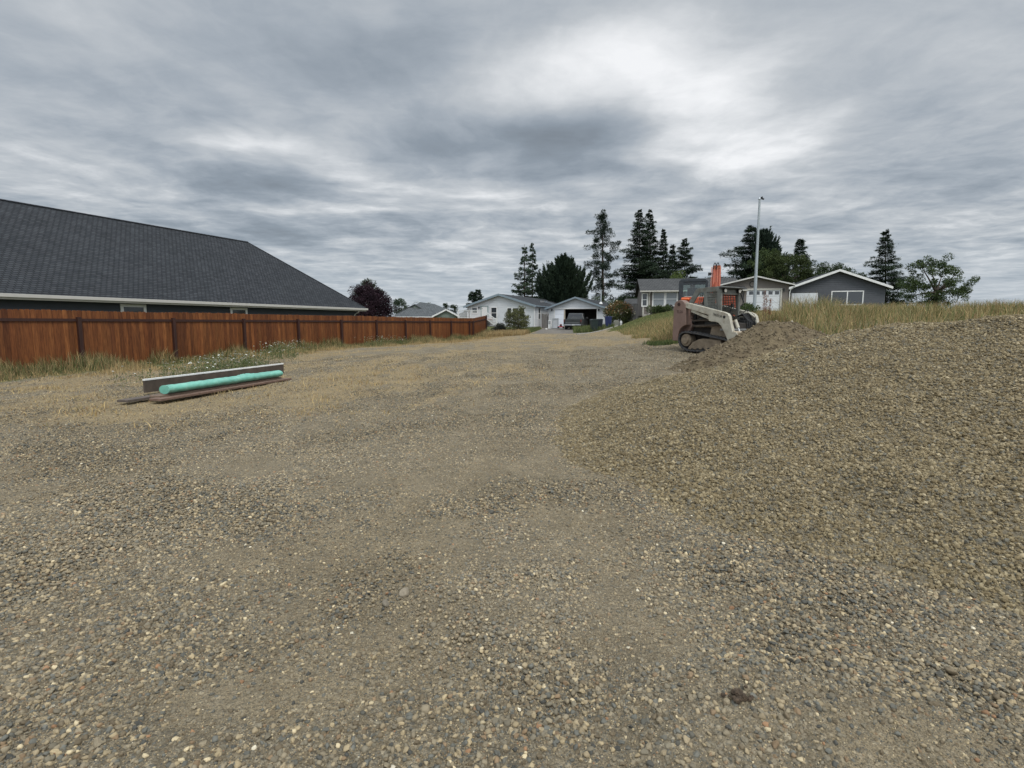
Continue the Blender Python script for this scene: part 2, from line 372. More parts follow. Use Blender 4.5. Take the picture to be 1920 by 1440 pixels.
# drive: flat and grey, in front of the garage
DR = [(0.0, 44.5), (9.6, 51.5), (6.2, 62.5), (1.2, 62.5)]
ny, nx = GX.shape
idx = np.arange(ny * nx).reshape(ny, nx)
F = np.stack([idx[:-1, :-1], idx[:-1, 1:], idx[1:, 1:], idx[1:, :-1]], -1).reshape(-1, 4)
colr = np.stack([straw_mask(GX, GY), green_mask(GX, GY), dirt_mask(GX, GY)], -1).reshape(-1, 3)
def ground_material():
    m = bpy.data.materials.new('gravel_ground'); m.use_nodes = True; t = m.node_tree; N = NT(t); b = t.nodes['Principled BSDF']
    at = N.n('ShaderNodeAttribute', attribute_name='Col'); sp = N.n('ShaderNodeSeparateColor', ins={0: at.outputs['Color']})
    straw, green, dirt = sp.outputs[0], sp.outputs[1], sp.outputs[2]
    tc = N.n('ShaderNodeTexCoord'); P0 = tc.outputs['Object']
    wn = N.n('ShaderNodeTexNoise', ins={'Scale': 30.0, 'Detail': 2.0}); t.links.new(P0, wn.inputs['Vector'])
    PW = N.v('ADD', P0, N.v('SCALE', wn.outputs['Color'], .02))
    cols = []; hts = []
    for sc in (38.0, 90.0, 19.0):
        vo = N.n('ShaderNodeTexVoronoi', ins={'Scale': sc, 'Randomness': 1.0}); t.links.new(PW, vo.inputs['Vector'])
        rc = N.n('ShaderNodeSeparateColor', ins={0: vo.outputs['Color']})
        c = N.ramp(rc.outputs[0], [(0, (.085, .085, .08)), (.18, (.15, .147, .135)), (.4, (.235, .22, .185)), (.62, (.31, .275, .22)), (.8, (.31, .28, .225)), (.93, (.40, .355, .28)), (1, (.58, .54, .45))])
        cols.append((c, vo.outputs['Distance'], rc.outputs[1])); hts.append(vo.outputs['Distance'])
    g = N.mix(N.m('GREATER_THAN', cols[0][2], .42), cols[1][0], cols[0][0])
    g = N.mix(N.m('MULTIPLY', N.m('GREATER_THAN', cols[2][2], .86), N.m('LESS_THAN', hts[2], .35)), g, cols[2][0])
    fines = N.noise(P0, 160, 4, .75)
    sand = N.mix(N.mr(fines, .35, .65), (.12, .098, .068), (.40, .34, .24))
    big = N.noise(P0, .5, 5, .6)
    gap = N.mr(hts[0], .30, .55, 0, .8)
    g = N.mix(gap, g, N.v('SCALE', sand, .62))  # sand darkened in the gaps to stand for shade between stones
    g = N.mix(N.mr(dirt, .1, .8, .04, .5), g, sand)
    # broad stains: grey washed streaks against tan
    g = N.mix(N.mr(big, .38, .62, .0, .35), g, (.215, .195, .16))
    g = N.v('SCALE', g, N.mr(N.noise(P0, 1.7, 6, .62), .3, .7, .84, 1.16, False))
    rust = N.mr(N.noise(P0, 2.3, 4, .6), .66, .74, 0, .5)
    g = N.mix(rust, g, (.20, .12, .065))
    # straw
    mp = N.n('ShaderNodeMapping', ins={'Vector': P0, 'Scale': (1, 1, 1)}).outputs[0]
    sn = N.noise(mp, 14, 8, .8); sn2 = N.noise(mp, 1.1, 5, .65)
    sc_ = N.mix(N.mr(sn, .32, .66), (.235, .18, .105), (.48, .385, .225)); sc_ = N.mix(N.mr(sn2, .42, .66, 0, .5), sc_, (.215, .175, .12))
    fib = N.noise(N.n('ShaderNodeMapping', ins={'Vector': P0, 'Scale': (1, 2.2, 1), 'Rotation': (0, 0, .5)}).outputs[0], 55, 5, .8)
    mid = N.noise(P0, 3.2, 8, .78)
    sc_ = N.v('SCALE', sc_, N.mr(fib, .32, .68, .45, 1.35, False))
    g = N.v('SCALE', g, N.mr(mid, .36, .64, .80, 1.18, False))
    f = N.mr(N.m('ADD', N.m('ADD', straw, N.m('MULTIPLY', N.m('SUBTRACT', sn, .5), 1.6)), N.m('MULTIPLY', N.m('SUBTRACT', mid, .5), 2.2)), .3, .85)
    g = N.mix(N.m('MULTIPLY', f, N.mr(fib, .3, .7, .30, .82)), g, sc_)
    gc = N.mix(N.mr(N.noise(mp, 9, 7, .75), .35, .65), (.05, .065, .02), (.16, .17, .07))
    g = N.mix(N.mr(N.m('ADD', green, N.m('MULTIPLY', N.m('SUBTRACT', sn, .5), .9)), .35, .75), g, gc)
    g = N.v('MULTIPLY', g, (.92, .865, .745))
    t.links.new(g, b.inputs['Base Color']); b.inputs['Roughness'].default_value = .88; b.inputs['Specular IOR Level'].default_value = .25
    hh = N.m('ADD', N.m('MULTIPLY', N.m('SUBTRACT', .5, hts[0]), 1.0), N.m('MULTIPLY', N.m('SUBTRACT', .5, hts[1]), .45))
    hh = N.m('ADD', hh, N.m('MULTIPLY', fines, .35))
    bp = N.n('ShaderNodeBump', ins={'Strength': 1.0, 'Distance': .018, 'Height': hh}); t.links.new(bp.outputs[0], b.inputs['Normal'])
    return m
GM = ground_material()
Vg = np.stack([GX.ravel(), GY.ravel(), H.ravel()], -1)
g = fast_mesh('ground', Vg, F, GM, col=colr, smooth=True); tag(g, kind='structure')
# ------------------------------------------------------------------ heaps
def pile_gravel(x, y):
    cx, cy, R = 6.35, 6.85, 5.75
    dx, dy = x - cx, y - cy; r = np.hypot(dx, dy)
    th = np.arctan2(dy, dx); Rn = R + .35 * (fbm(th * 2.2 + 9, th * 0 + 3, 5, 3) - .5) * 2 + .22 * (fbm(x * 1.4, y * 1.4, 6, 3) - .5) * 2
    t = Rn - r
    h = .342 * t; h = np.where(t > 0, h * sst(-.4, 1.2, t) ** .6, t * .25)
    h = np.minimum(h, 1.45 + .12 * (1 - np.exp(-(np.maximum(h - 1.35, 0)) * 3)))
    h = h + - base_h(x, y) * sst(.3, 2.0, t) + np.where(t > .1, (fbm(x * 1.1, y * 1.1, 71, 4) - .5) * .24 * sst(0, 1.2, t) + (fbm(x * 6, y * 6, 73, 3) - .5) * .05, 0)
    return h
def pile_dirt(x, y):
    cx, cy = 6.75, 13.75
    dx, dy = (x - cx) / 2.55, (y - cy) / 2.0; r = np.hypot(dx, dy) + (fbm(x * 1.5, y * 1.5, 81, 3) - .5) * .14
    h = 1.27 * (1 - r); h = np.where(r < .12, 1.12 - .3 * r, h)
    # a second hump to the right
    r2 = np.hypot((x - 8.6) / 2.3, (y - 14.2) / 1.9); h = np.maximum(h, .62 * (1 - r2))
    h = np.where(h > 0, h, h * .35) + np.where(h > .02, (fbm(x * 3.2, y * 3.2, 83, 4) - .5) * .17 + (fbm(x * 11, y * 11, 87, 2) - .5) * .05, 0)
    return h
def heap(name, fn, x0, x1, y0, y1, st, m, label, cat):
    X, Y = np.meshgrid(np.arange(x0, x1, st), np.arange(y0, y1, st)); hp = fn(X, Y); Z = ground_h(X, Y) + hp
    n0, n1 = X.shape; ii = np.arange(n0 * n1).reshape(n0, n1)
    F = np.stack([ii[:-1, :-1], ii[:-1, 1:], ii[1:, 1:], ii[1:, :-1]], -1).reshape(-1, 4)
    keep = (hp.ravel()[F] > -.06).any(1); F = F[keep]
    used = np.unique(F); re = np.full(n0 * n1, -1); re[used] = np.arange(len(used))
    V = np.stack([X.ravel(), Y.ravel(), Z.ravel()], -1)[used]
    o = fast_mesh(name, V, re[F], m, loc=((x0 + x1) / 2, (y0 + y1) / 2, gh((x0 + x1) / 2, (y0 + y1) / 2)), smooth=True)
    return tag(o, label, cat)
pm = mat('gravel_fines', (.215, .185, .13), .97, .3, 70, bump=1.0, bscale=90, dirt=(.095, .08, .055), dscale=60, damt=.8, spec=.12)
GPILE = heap('gravel_pile', pile_gravel, .0, 12.4, .6, 13.4, .06, pm, 'large sloping heap of tan crushed gravel at right foreground', 'gravel pile')
dm = mat('brown_soil', (.15, .118, .072), .97, .25, 6, bump=1.0, bscale=28, dirt=(.075, .055, .035), dscale=3.5, damt=.75, spec=.15)
DPILE = heap('dirt_pile', pile_dirt, 3.6, 11.6, 11.2, 16.6, .06, dm, 'brown soil heap beyond the gravel slope, below the track loader', 'dirt pile')
# ------------------------------------------------------------------ loose stones (instanced)
def stone_tree(name, nsub, m, lumps=.30, flat=True):
    ng = bpy.data.node_groups.new(name, 'GeometryNodeTree'); N = NT(ng)
    ng.interface.new_socket('Geometry', in_out='INPUT', socket_type='NodeSocketGeometry'); ng.interface.new_socket('Geometry', in_out='OUTPUT', socket_type='NodeSocketGeometry')
    gi = ng.nodes.new('NodeGroupInput'); go = ng.nodes.new('NodeGroupOutput'); jn = ng.nodes.new('GeometryNodeGeometryToInstance')
    for k in range(7):
        ic = N.n('GeometryNodeMeshIcoSphere', ins={'Radius': .5, 'Subdivisions': nsub})
        pos = ng.nodes.new('GeometryNodeInputPosition')
        off = N.v('ADD', pos.outputs[0], (k * 7.3, k * 3.1, k))
        no = N.n('ShaderNodeTexNoise', ins={'Scale': 1.6, 'Detail': 1.0}); ng.links.new(off, no.inputs['Vector'])
        dd = N.v('SCALE', N.v('SUBTRACT', no.outputs['Color'], (.5, .5, .5)), lumps * 2.6)
        sp = N.n('GeometryNodeSetPosition', ins={'Geometry': ic.outputs[0], 'Offset': dd})
        sm = N.n('GeometryNodeSetMaterial', ins={'Geometry': sp.outputs[0], 'Material': m})
        ss = N.n('GeometryNodeSetShadeSmooth', ins={'Geometry': sm.outputs[0], 'Shade Smooth': k % 2 == 0 and nsub > 1})
        ng.links.new(ss.outputs[0], jn.inputs[0])
    def na(nm, ty): return N.n('GeometryNodeInputNamedAttribute', data_type=ty, ins={'Name': nm}).outputs[0]
    e2r = N.n('FunctionNodeEulerToRotation', ins={0: na('rot', 'FLOAT_VECTOR')})
    ip = N.n('GeometryNodeInstanceOnPoints', ins={'Points': gi.outputs[0], 'Instance': jn.outputs[0], 'Pick Instance': True, 'Instance Index': na('idx', 'INT'), 'Rotation': e2r.outputs[0], 'Scale': na('scl', 'FLOAT_VECTOR')})
    ng.links.new(ip.outputs[0], go.inputs[0]); return ng
def scatter(name, pts, size, cols, m, nsub, seed, parent=None, tilt=.45, flat=(.45, .85), loc=None, lumps=.3):
    rg = np.random.default_rng(seed); n = len(pts)
    me = bpy.data.meshes.new(name)
    Mi = np.array(world_of(parent).inverted()) if parent is not None else np.eye(4)
    if parent is None and loc is not None: Mi[:3, 3] = -np.array(loc)
    V = pts @ Mi[:3, :3].T + Mi[:3, 3]
    me.vertices.add(n); me.vertices.foreach_set('co', V.astype(np.float32).ravel())
    def at(nm, ty, key, arr):
        a = me.attributes.new(nm, ty, 'POINT'); a.data.foreach_set(key, arr.astype(np.float32 if ty != 'INT' else np.int32).ravel())
    rot = np.stack([rg.normal(0, tilt, n), rg.normal(0, tilt, n), rg.uniform(0, 6.283, n)], -1)
    scl = np.stack([size, size * rg.uniform(.62, .98, n), size * rg.uniform(flat[0], flat[1], n)], -1)
    at('rot', 'FLOAT_VECTOR', 'vector', rot); at('scl', 'FLOAT_VECTOR', 'vector', scl); at('idx', 'INT', 'value', rg.integers(0, 7, n))
    c4 = np.ones((n, 4)); c4[:, :3] = cols; at('col', 'FLOAT_COLOR', 'color', c4)
    o = bpy.data.objects.new(name, me); COL.objects.link(o)
    if parent is not None: o.parent = parent
    elif loc is not None: o.location = loc
    md = o.modifiers.new('stones', 'NODES'); md.node_group = stone_tree(name + '_nodes', nsub, m, lumps)
    return o
SM = colmat('stone', .78, 9, .16, attr='col', inst=True, bump=0)
def srgb(r, g, b): return tuple(((c / 255 + .055) / 1.055) ** 2.4 if c > 10 else c / 3294 for c in (r, g, b))
PAL = np.array([srgb(118, 114, 103), srgb(134, 126, 110), srgb(98, 103, 104), srgb(92, 95, 94), srgb(150, 138, 115), srgb(163, 149, 121), srgb(132, 111, 88), srgb(74, 78, 80), srgb(192, 180, 152), srgb(108, 98, 82), srgb(205, 203, 192), srgb(150, 112, 82)])
PW_ = np.array([20, 18, 12, 8, 15, 9, 4, 5, 2.5, 14, .15, .8]); PW_ /= PW_.sum()
PPAL = np.array([srgb(150, 138, 110), srgb(134, 121, 94), srgb(120, 108, 83), srgb(163, 151, 124), srgb(110, 104, 90), srgb(180, 168, 140), srgb(118, 116, 106)])
PPW = np.array([26, 26, 20, 12, 8, 2.5, 6]); PPW /= PPW.sum()
def wedge(rg, n, y0, y1, extra=.6, k=1.03):
    y = y0 + (y1 - y0) * rg.random(n * 2); keep = rg.random(n * 2) < (k * y + extra) / (k * y1 + extra); y = y[keep]
    x = rg.uniform(-1, 1, len(y)) * (k * y + extra); return x, y
def area(y0, y1, extra=.6, k=1.03): return k * (y1 ** 2 - y0 ** 2) + 2 * extra * (y1 - y0)
def dens_pts(rg, y0, y1, dens):
    A = area(y0, y1); n = int(A * dens); ex = []; c = 0
    while c < n:
        x, y = wedge(rg, n, y0, y1); ex.append(np.stack([x, y], 1)); c += len(x)
    return np.concatenate(ex)[:n]
allp, alls, allc = [], [], []
rg = np.random.default_rng(5)
for (y0, y1, dens, s0, s1, pw) in ((.9, 4.0, 5600, .009, .030, 2.1), (4.0, 7.5, 4600, .010, .031, 1.9), (.9, 3.6, 17000, .004, .0095, 1.2), (3.6, 6.0, 6000, .006, .011, 1.2), (7.5, 12, 2300, .012, .034, 1.6), (12, 22, 500, .018, .042, 1.6)):
    q = dens_pts(rg, y0, y1, dens); x, y = q[:, 0], q[:, 1]
    d = dirt_mask(x, y); s = straw_mask(x, y); hp = pile_gravel(x, y)
    cl_ = fbm(x * 1.3, y * 1.3, 61, 3)
    pr = (1 - (.70 if s0 > .0085 else .2) * d) * (1 - .88 * s) * (.5 + .7 * sst(.35, .62, cl_)) * (1 if s0 > .0085 else 1.2)
    keep = (rg.random(len(x)) < pr) & (hp < .02) & (fence_dist(x, y) > 1)
    x, y, cl2, dd = x[keep], y[keep], cl_[keep], d[keep]
    sz = s0 + (s1 - s0) * rg.random(len(x)) ** pw; sz *= (1 - .35 * dd)
    big_ = rg.random(len(x)) < .0012; sz[big_] *= 1.9
    z = ground_h(x, y) + sz * rg.uniform(-.1, .2, len(x)) + (rg.random(len(x)) < .5) * sst(.45, .7, cl2) * sz * .4
    ci = rg.choice(len(PAL), len(x), p=PW_); c = PAL[ci]; lum = c.mean(1, keepdims=True); c = (c * .72 + lum * np.array([1.10, 1.0, .82]) * .28) * np.array([.94, .88, .76]) * rg.uniform(.8, 1.2, (len(x), 1))
    tint = sst(.4, .7, fbm(x * .7, y * .7, 91, 3))[:, None]; c = c * (1 - tint * .12) + np.array([.22, .185, .13]) * tint * .25
    allp.append(np.stack([x, y, z], 1)); alls.append(sz); allc.append(c)
gp_ = np.concatenate(allp); gs_ = np.concatenate(alls); gc_ = np.concatenate(allc)
nearm = (gp_[:, 1] < 5.0) & (gs_ > .011)
o = scatter('loose_gravel', gp_[nearm], gs_[nearm], gc_[nearm], SM, 2, 11, loc=(0, 3, 0)); tag(o, 'grey and tan rounded pebbles strewn over the near lot', None, None, 'stuff')
o = scatter('fine_gravel', gp_[~nearm], gs_[~nearm], gc_[~nearm], SM, 1, 12, loc=(0, 8, 0), lumps=.22); tag(o, 'small chippings and distant pebbles of the gravel lot', None, None, 'stuff')
# stones of the heap (a part of it)
rg = np.random.default_rng(8)
A = 12.4 * 12.8; n = int(A * 3300); x = rg.uniform(.0, 12.4, n); y = rg.uniform(.8, 13.4, n); hp = pile_gravel(x, y)
vis = (hp > -.03) & (x < 1.03 * y + .5) & ((y < 9.5) | (x < 8)) & ~((hp > 1.3) & (y > 8.5) & (x > 7.5))
edge = np.where(hp < .03, .6, 1.0); vis &= rg.random(n) < edge
x, y, hp = x[vis], y[vis], hp[vis]
patch = fbm(x * .8, y * .8, 63, 3)
sz = (.013 + .028 * rg.random(len(x)) ** 1.8) * (1 + .35 * sst(.5, .7, patch)); 
n2 = int(9.0 * 6.2 * 4200); x2 = rg.uniform(.6, 9.6, n2); y2 = rg.uniform(.8, 7.0, n2); h2 = pile_gravel(x2, y2); k2 = (h2 > -.03) & (x2 < 1.03 * y2 + .5); x2, y2, h2 = x2[k2], y2[k2], h2[k2]
x = np.concatenate([x, x2]); y = np.concatenate([y, y2]); hp = np.concatenate([hp, h2]); sz = np.concatenate([sz, .008 + .012 * rg.random(len(x2)) ** 1.3])
z = ground_h(x, y) + hp + sz * rg.uniform(-.05, .3, len(x))
c = PPAL[rg.choice(len(PPAL), len(x), p=PPW)] * np.array([.79, .76, .71]) * rg.uniform(.82, 1.16, (len(x), 1))
o = scatter('heaped_stones', np.stack([x, y, z], 1), sz, c, SM, 1, 13, parent=GPILE, tilt=.7, lumps=.24); o['kind'] = 'stuff'
# clods and stones of the soil heap
rg = np.random.default_rng(9); n = 26000; x = rg.uniform(3.6, 11.4, n); y = rg.uniform(11.3, 15.6, n); hp = pile_dirt(x, y); k = hp > -.03
x, y, hp = x[k], y[k], hp[k]; sz = .014 + .075 * rg.random(len(x)) ** 6; c = np.array([.155, .122, .077]) * rg.uniform(.6, 1.25, (len(x), 1)); wh = rg.random(len(x)) < .012; c[wh] = (.33, .29, .22)
o = scatter('soil_clods', np.stack([x, y, ground_h(x, y) + hp + sz * .1], 1), sz, c, SM, 1, 14, parent=DPILE, tilt=.8, lumps=.4); o['kind'] = 'stuff'
def one_stone(name, x, y, s, col, seed, label, cat='stone'):
    rg = np.random.default_rng(seed)
    import bmesh
    bm = bmesh.new(); bmesh.ops.create_icosphere(bm, subdivisions=3, radius=.5)
    pl = [Vector(rg.normal(0, 1, 3)).normalized() for _ in range(9)]
    for v in bm.verts:
        for q in pl:
            k = v.co.dot(q) - .36
            if k > 0: v.co -= q * k * .9
        v.co = Vector((v.co.x * s[0], v.co.y * s[1], v.co.z * s[2]))
    me = bpy.data.meshes.new(name); bm.to_mesh(me); bm.free()
    o = link_mesh(name, me, mat('stone_%d' % seed, col, .85, .2, 20, bump=.5, bscale=60), None, (x, y, gh(x, y) + s[2] * .22), True)
    o.rotation_euler = (rg.normal(0, .2), rg.normal(0, .2), rg.uniform(0, 6)); me.set_sharp_from_angle(angle=rad(25))
    return tag(o, label, cat)
one_stone('rock', -.60, 2.83, (.075, .055, .055), (.25, .21, .15), 31, 'pointed tan rock, the largest lone stone on the near gravel')
one_stone('rock', -.68, 2.72, (.085, .04, .03), (.20, .17, .125), 32, 'flat brown stone just left of and below the pointed tan rock')

def clod(x, y, r, n, seed, label):
    import bmesh
    rg = np.random.default_rng(seed); V = []; F = []; z0 = gh(x, y)
    for i in range(n):
        bm = bmesh.new(); bmesh.ops.create_icosphere(bm, subdivisions=2, radius=1)
        d = rg.normal(0, 1, 3) * (r * .55, r * .5, r * .22); rr = r * rg.uniform(.14, .42)
        b0 = len(V)
        for v in bm.verts: k = rr * (1 + rg.uniform(-.22, .22)); V.append((x + d[0] + v.co.x * k, y + d[1] + v.co.y * k, z0 + r * .2 + abs(d[2]) + v.co.z * k * .75))
        F += [tuple(b0 + v.index for v in f.verts) for f in bm.faces]; bm.free()
    mb = MB(); mb.add(V, F); return tag(mb.build('dirt_clod', mat('clod_soil', (.085, .058, .036), .97, .35, 60, bump=.8, bscale=150), None, loc=(x, y, z0)), label, 'clod')
clod(.86, 1.86, .034, 26, 51, 'dark brown crumbly clod of soil in the lower right gravel')
# ------------------------------------------------------------------ building helpers
def frame(O, ang, z=0.0): return Matrix.Translation((O[0], O[1], z)) @ Matrix.Rotation(ang, 4, 'Z')
def shingle(name, c1, c2, mortar, k=1.6, course=.15, damt=.4):
    if name in _mats: return _mats[name]
    m = bpy.data.materials.new(name); m.use_nodes = True; t = m.node_tree; N = NT(t); b = t.nodes['Principled BSDF']
    tc = N.n('ShaderNodeTexCoord'); s = N.n('ShaderNodeSeparateXYZ', ins={0: tc.outputs['Object']})
    v = N.n('ShaderNodeCombineXYZ', ins={0: N.m('ADD', s.outputs[0], N.m('MULTIPLY', s.outputs[1], .37)), 1: N.m('MULTIPLY', s.outputs[2], k)}).outputs[0]
    br = N.n('ShaderNodeTexBrick', ins={'Vector': v, 'Color1': cpick(c1), 'Color2': cpick(c2), 'Mortar': cpick(mortar), 'Scale': 1.0, 'Mortar Size': .022, 'Mortar Smooth': .2, 'Bias': 0.0, 'Brick Width': .26, 'Row Height': course})
    n = N.noise(tc.outputs['Object'], 1.3, 6, .65); n2 = N.noise(tc.outputs['Object'], 45, 3, .7)
    c = N.v('SCALE', br.outputs[0], N.m('MULTIPLY', N.mr(n, .3, .7, 1 - damt / 2, 1 + damt / 2, False), N.mr(n2, .3, .7, .82, 1.18, False)))
    t.links.new(c, b.inputs['Base Color']); b.inputs['Roughness'].default_value = .9; b.inputs['Specular IOR Level'].default_value = .25
    bp = N.n('ShaderNodeBump', ins={'Strength': .8, 'Distance': .02, 'Height': N.m('ADD', N.m('SUBTRACT', 1.0, br.outputs['Fac']), N.m('MULTIPLY', n2, .3))}); t.links.new(bp.outputs[0], b.inputs['Normal'])
    _mats[name] = m; return m
def slab(mb, pts, t):
    n = len(pts); vs = [Vector(p) for p in pts] + [Vector(p) - Vector((0, 0, t)) for p in pts]
    return mb.add(vs, [tuple(range(n)), tuple(range(2 * n - 1, n - 1, -1))] + [((i + 1) % n, i, n + i, n + (i + 1) % n) for i in range(n)])
def lap(mb, x0, x1, z0, z1, y=0.0, step=.2, apex=None, ax=None, holes=(), out=.03):
    """horizontal lap boards on plane y, facing -y; apex: gable top height at x=ax above z1"""
    top = apex or z1; z = z0
    def lim(zz):
        if apex is None or zz <= z1: return x0, x1
        k = (zz - z1) / (apex - z1); return x0 + (ax - x0) * k, x1 + (ax - x1) * k
    while z < top - 1e-3:
        zt = min(z + step, top); a0, b0 = lim(z); a1, b1 = lim(zt)
        if b1 - a1 < .01: a1 = b1 = (a1 + b1) / 2
        iv = [(a0, b0, a1, b1)]
        for (hx0, hx1, hz0, hz1) in holes:
            if hz0 - 1e-3 <= (z + zt) / 2 <= hz1:
                nv = []
                for (p0, q0, p1, q1) in iv:
                    if hx0 > p0: nv.append((p0, min(q0, hx0), p1, min(q1, hx0)))
                    if hx1 < q0: nv.append((max(p0, hx1), q0, max(p1, hx1), q1))
                iv = nv
        for (p0, q0, p1, q1) in iv:
            mb.add([(p0, y - out, z), (q0, y - out, z), (q1, y, zt), (p1, y, zt), (p0, y, z), (q0, y, z)], [(0, 1, 2, 3), (4, 5, 1, 0)])
        z = zt
    return mb
def window(parent, M, x0, x1, z0, z1, cols=1, rows=2, trim=.09, mf=None, mg=None, curtain=None, name='window', y=0.0):
    """frame proud of the wall, recessed panes, mullions; frame is the part, pane its sub-part"""
    f = MB(M); yo, yi = y - .07, y - .024
    f.box((x0 - trim, yo, z0 - trim), (x1 + trim, yi, z0)); f.box((x0 - trim, yo, z1), (x1 + trim, yi, z1 + trim))
    f.box((x0 - trim, yo, z0), (x0, yi, z1)); f.box((x1, yo, z0), (x1 + trim, yi, z1))
    for i in range(1, cols): xx = x0 + (x1 - x0) * i / cols; f.box((xx - .045, yo + .006, z0), (xx + .045, yi, z1))
    for j in range(1, rows): zz = z0 + (z1 - z0) * j / rows; f.box((x0, yo + .012, zz - .025), (x1, yi - .003, zz + .025))
    o = f.build(name, mf or WHITE, parent)
    g_ = MB(M); g_.quad((x0, y - .034, z0), (x1, y - .034, z0), (x1, y - .034, z1), (x0, y - .034, z1)); g_.build('pane', mg or GLASS, o)
    return o
WHITE = mat('white_trim_paint', (.70, .70, .68), .55, .06, 4, dirt=(.45, .43, .38), dscale=3, damt=.25)
GLASS = glass('window_glass', (.035, .04, .045))
def curtain_glass():
    m = bpy.data.materials.new('glass_over_curtain'); m.use_nodes = True; t = m.node_tree; N = NT(t); b = t.nodes['Principled BSDF']
    tc = N.n('ShaderNodeTexCoord'); wv = N.n('ShaderNodeTexWave', ins={'Scale': 4.5, 'Distortion': 2.0, 'Detail': 2.0}); t.links.new(tc.outputs['Object'], wv.inputs['Vector'])
    t.links.new(N.mix(wv.outputs['Fac'], (.13, .15, .16), (.30, .32, .33)), b.inputs['Base Color']); b.inputs['Roughness'].default_value = .12; return m
CURT = curtain_glass()
def rake(mb, p, q, h, w): return mb.bar(p, q, w, h)

# ------------------------------------------------------------------ white house with porch
A23 = rad(-23)
WHO = np.array([-5.35, 64.5]); MW_ = frame(WHO, A23)
def wp(px, py, O=WHO, a=A23): return on_plane(px, py, O, a)
SIDING = mat('white_siding', (.56, .575, .585), .6, .05, 2, dirt=(.44, .45, .45), dscale=1.2, damt=.35)
BLUET = mat('blue_grey_trim', (.20, .25, .285), .6, .06, 3)
ROOFW = shingle('dark_shingles', (.034, .038, .042), (.055, .06, .064), (.018, .018, .02), k=3.2)
wh = thing('white_house', 'white lap-sided single-storey house with low gable and porch stairs', 'house', (WHO[0], WHO[1], 1.05), A23)
zl = wp(877, 573.5)[1]; wx = wp(1001, 600)[0]; zap = wp(937, 552.5)[1]; ax = wp(937, 552)[0]; zb = .95
zr = wp(1001, 573.5)[1]; ze = (zl + zr) / 2; ax = wx / 2
mb = MB(MW_); lap(mb, 0, wx, zb, ze, 0, .2, apex=zap, ax=ax)
mb.box((0, .002, zb), (wx, .15, ze)); mb.build('wall', SIDING, wh)
LW = 19.5
MS = MW_ @ Matrix.Translation((wx, 0, 0)) @ Matrix.Rotation(rad(90), 4, 'Z')      # long right wall: x runs back, -y faces right
mb = MB(MS); lap(mb, 0, LW, zb, ze, 0, .2); mb.box((0, .002, zb), (LW, .12, ze)); mb.build('side_wall', SIDING, wh)
mb = MB(MW_); mb.box((-.0, 0.15, zb), (.12, LW, ze)); mb.box((0.12, LW - .12, zb), (wx - .12, LW, ze)); mb.build('back_wall', SIDING, wh)
oh = .32; rt = .14; sl_ = (zap - ze) / ax
def gable_roof(parent, M, w, L, ze, zap, oh, ohf, m, t=.12, trim=None, th=.16, name='roof'):
    a = w / 2; s = (zap - ze) / a; r = MB(M)
    slab(r, [(-oh, -ohf, ze - s * oh + t), (a, -ohf, zap + t), (a, L + ohf, zap + t), (-oh, L + ohf, ze - s * oh + t)], t)
    slab(r, [(a, -ohf, zap + t), (w + oh, -ohf, ze - s * oh + t), (w + oh, L + ohf, ze - s * oh + t), (a, L + ohf, zap + t)], t)
    o = r.build(name, m, parent)
    if trim:
        b_ = MB(M); y = -ohf - .03
        for (p, q) in (((-oh - .02, y, ze - s * oh), (a, y, zap)), ((w + oh + .02, y, ze - s * oh), (a, y, zap))):
            b_.add([(p[0], y - .02, p[2] + t + .02), (q[0], y - .02, q[2] + t + .02), (q[0], y - .02, q[2] + t - th), (p[0], y - .02, p[2] + t - th), (p[0], y + .02, p[2] + t + .02), (q[0], y + .02, q[2] + t + .02), (q[0], y + .02, q[2] + t - th), (p[0], y + .02, p[2] + t - th)],
                   [(0, 1, 2, 3), (4, 5, 6, 7), (0, 1, 5, 4), (3, 2, 6, 7), (0, 3, 7, 4)])
        b_.build('fascia', trim, parent)
        e = MB(M)
        for x in (-oh - .06, w + oh): e = MB(M); e.box((x, -ohf, ze - s * oh - .03), (x + .06, L + ohf, ze - s * oh + t - .01)); e.build('gutter', trim, parent)
    return o
rw = gable_roof(wh, MW_, wx, LW, ze, zap, .32, .35, ROOFW, .10, BLUET, .22)
mb = MB(MW_); mb.box((wx * .78, 7.2, ze + .62), (wx * .83, 7.5, ze + .82)); mb.build('roof_vent', mat('grey_vent', (.2, .2, .2), .6), rw)
mb = MB(MW_); sk = lambda x: zap + .1 - (x - ax) * sl_
for yy in (9.0, 10.6):
    slab(mb, [(wx * .70, yy, sk(wx * .70) + .09), (wx * .92, yy, sk(wx * .92) + .09), (wx * .92, yy + 1.0, sk(wx * .92) + .09), (wx * .70, yy + 1.0, sk(wx * .70) + .09)], .08)
mb.build('skylight', glass('skylight_glass', (.16, .18, .2), .2), rw)
def pxwin(parent, M, O, a, x0, y0, x1, y1, **k):
    s0, zt = on_plane(x0, y0, O, a); s1, zbm = on_plane(x1, y1, O, a); return window(parent, M, s0, s1, zbm, zt, **k)
pxwin(wh, MW_, WHO, A23, 885.8, 577.2, 894.8, 586.6, rows=1)
pxwin(wh, MW_, WHO, A23, 921.6, 577, 931.2, 596.4, rows=2)
pxwin(wh, MW_, WHO, A23, 951.8, 578, 958.8, 597.5, rows=2); pxwin(wh, MW_, WHO, A23, 962, 578, 971.8, 597.5, rows=2); pxwin(wh, MW_, WHO, A23, 975, 578, 983.5, 597.5, rows=2)
s0, zt = wp(903.2, 575.2); s1, zd = wp(914.2, 594.5)
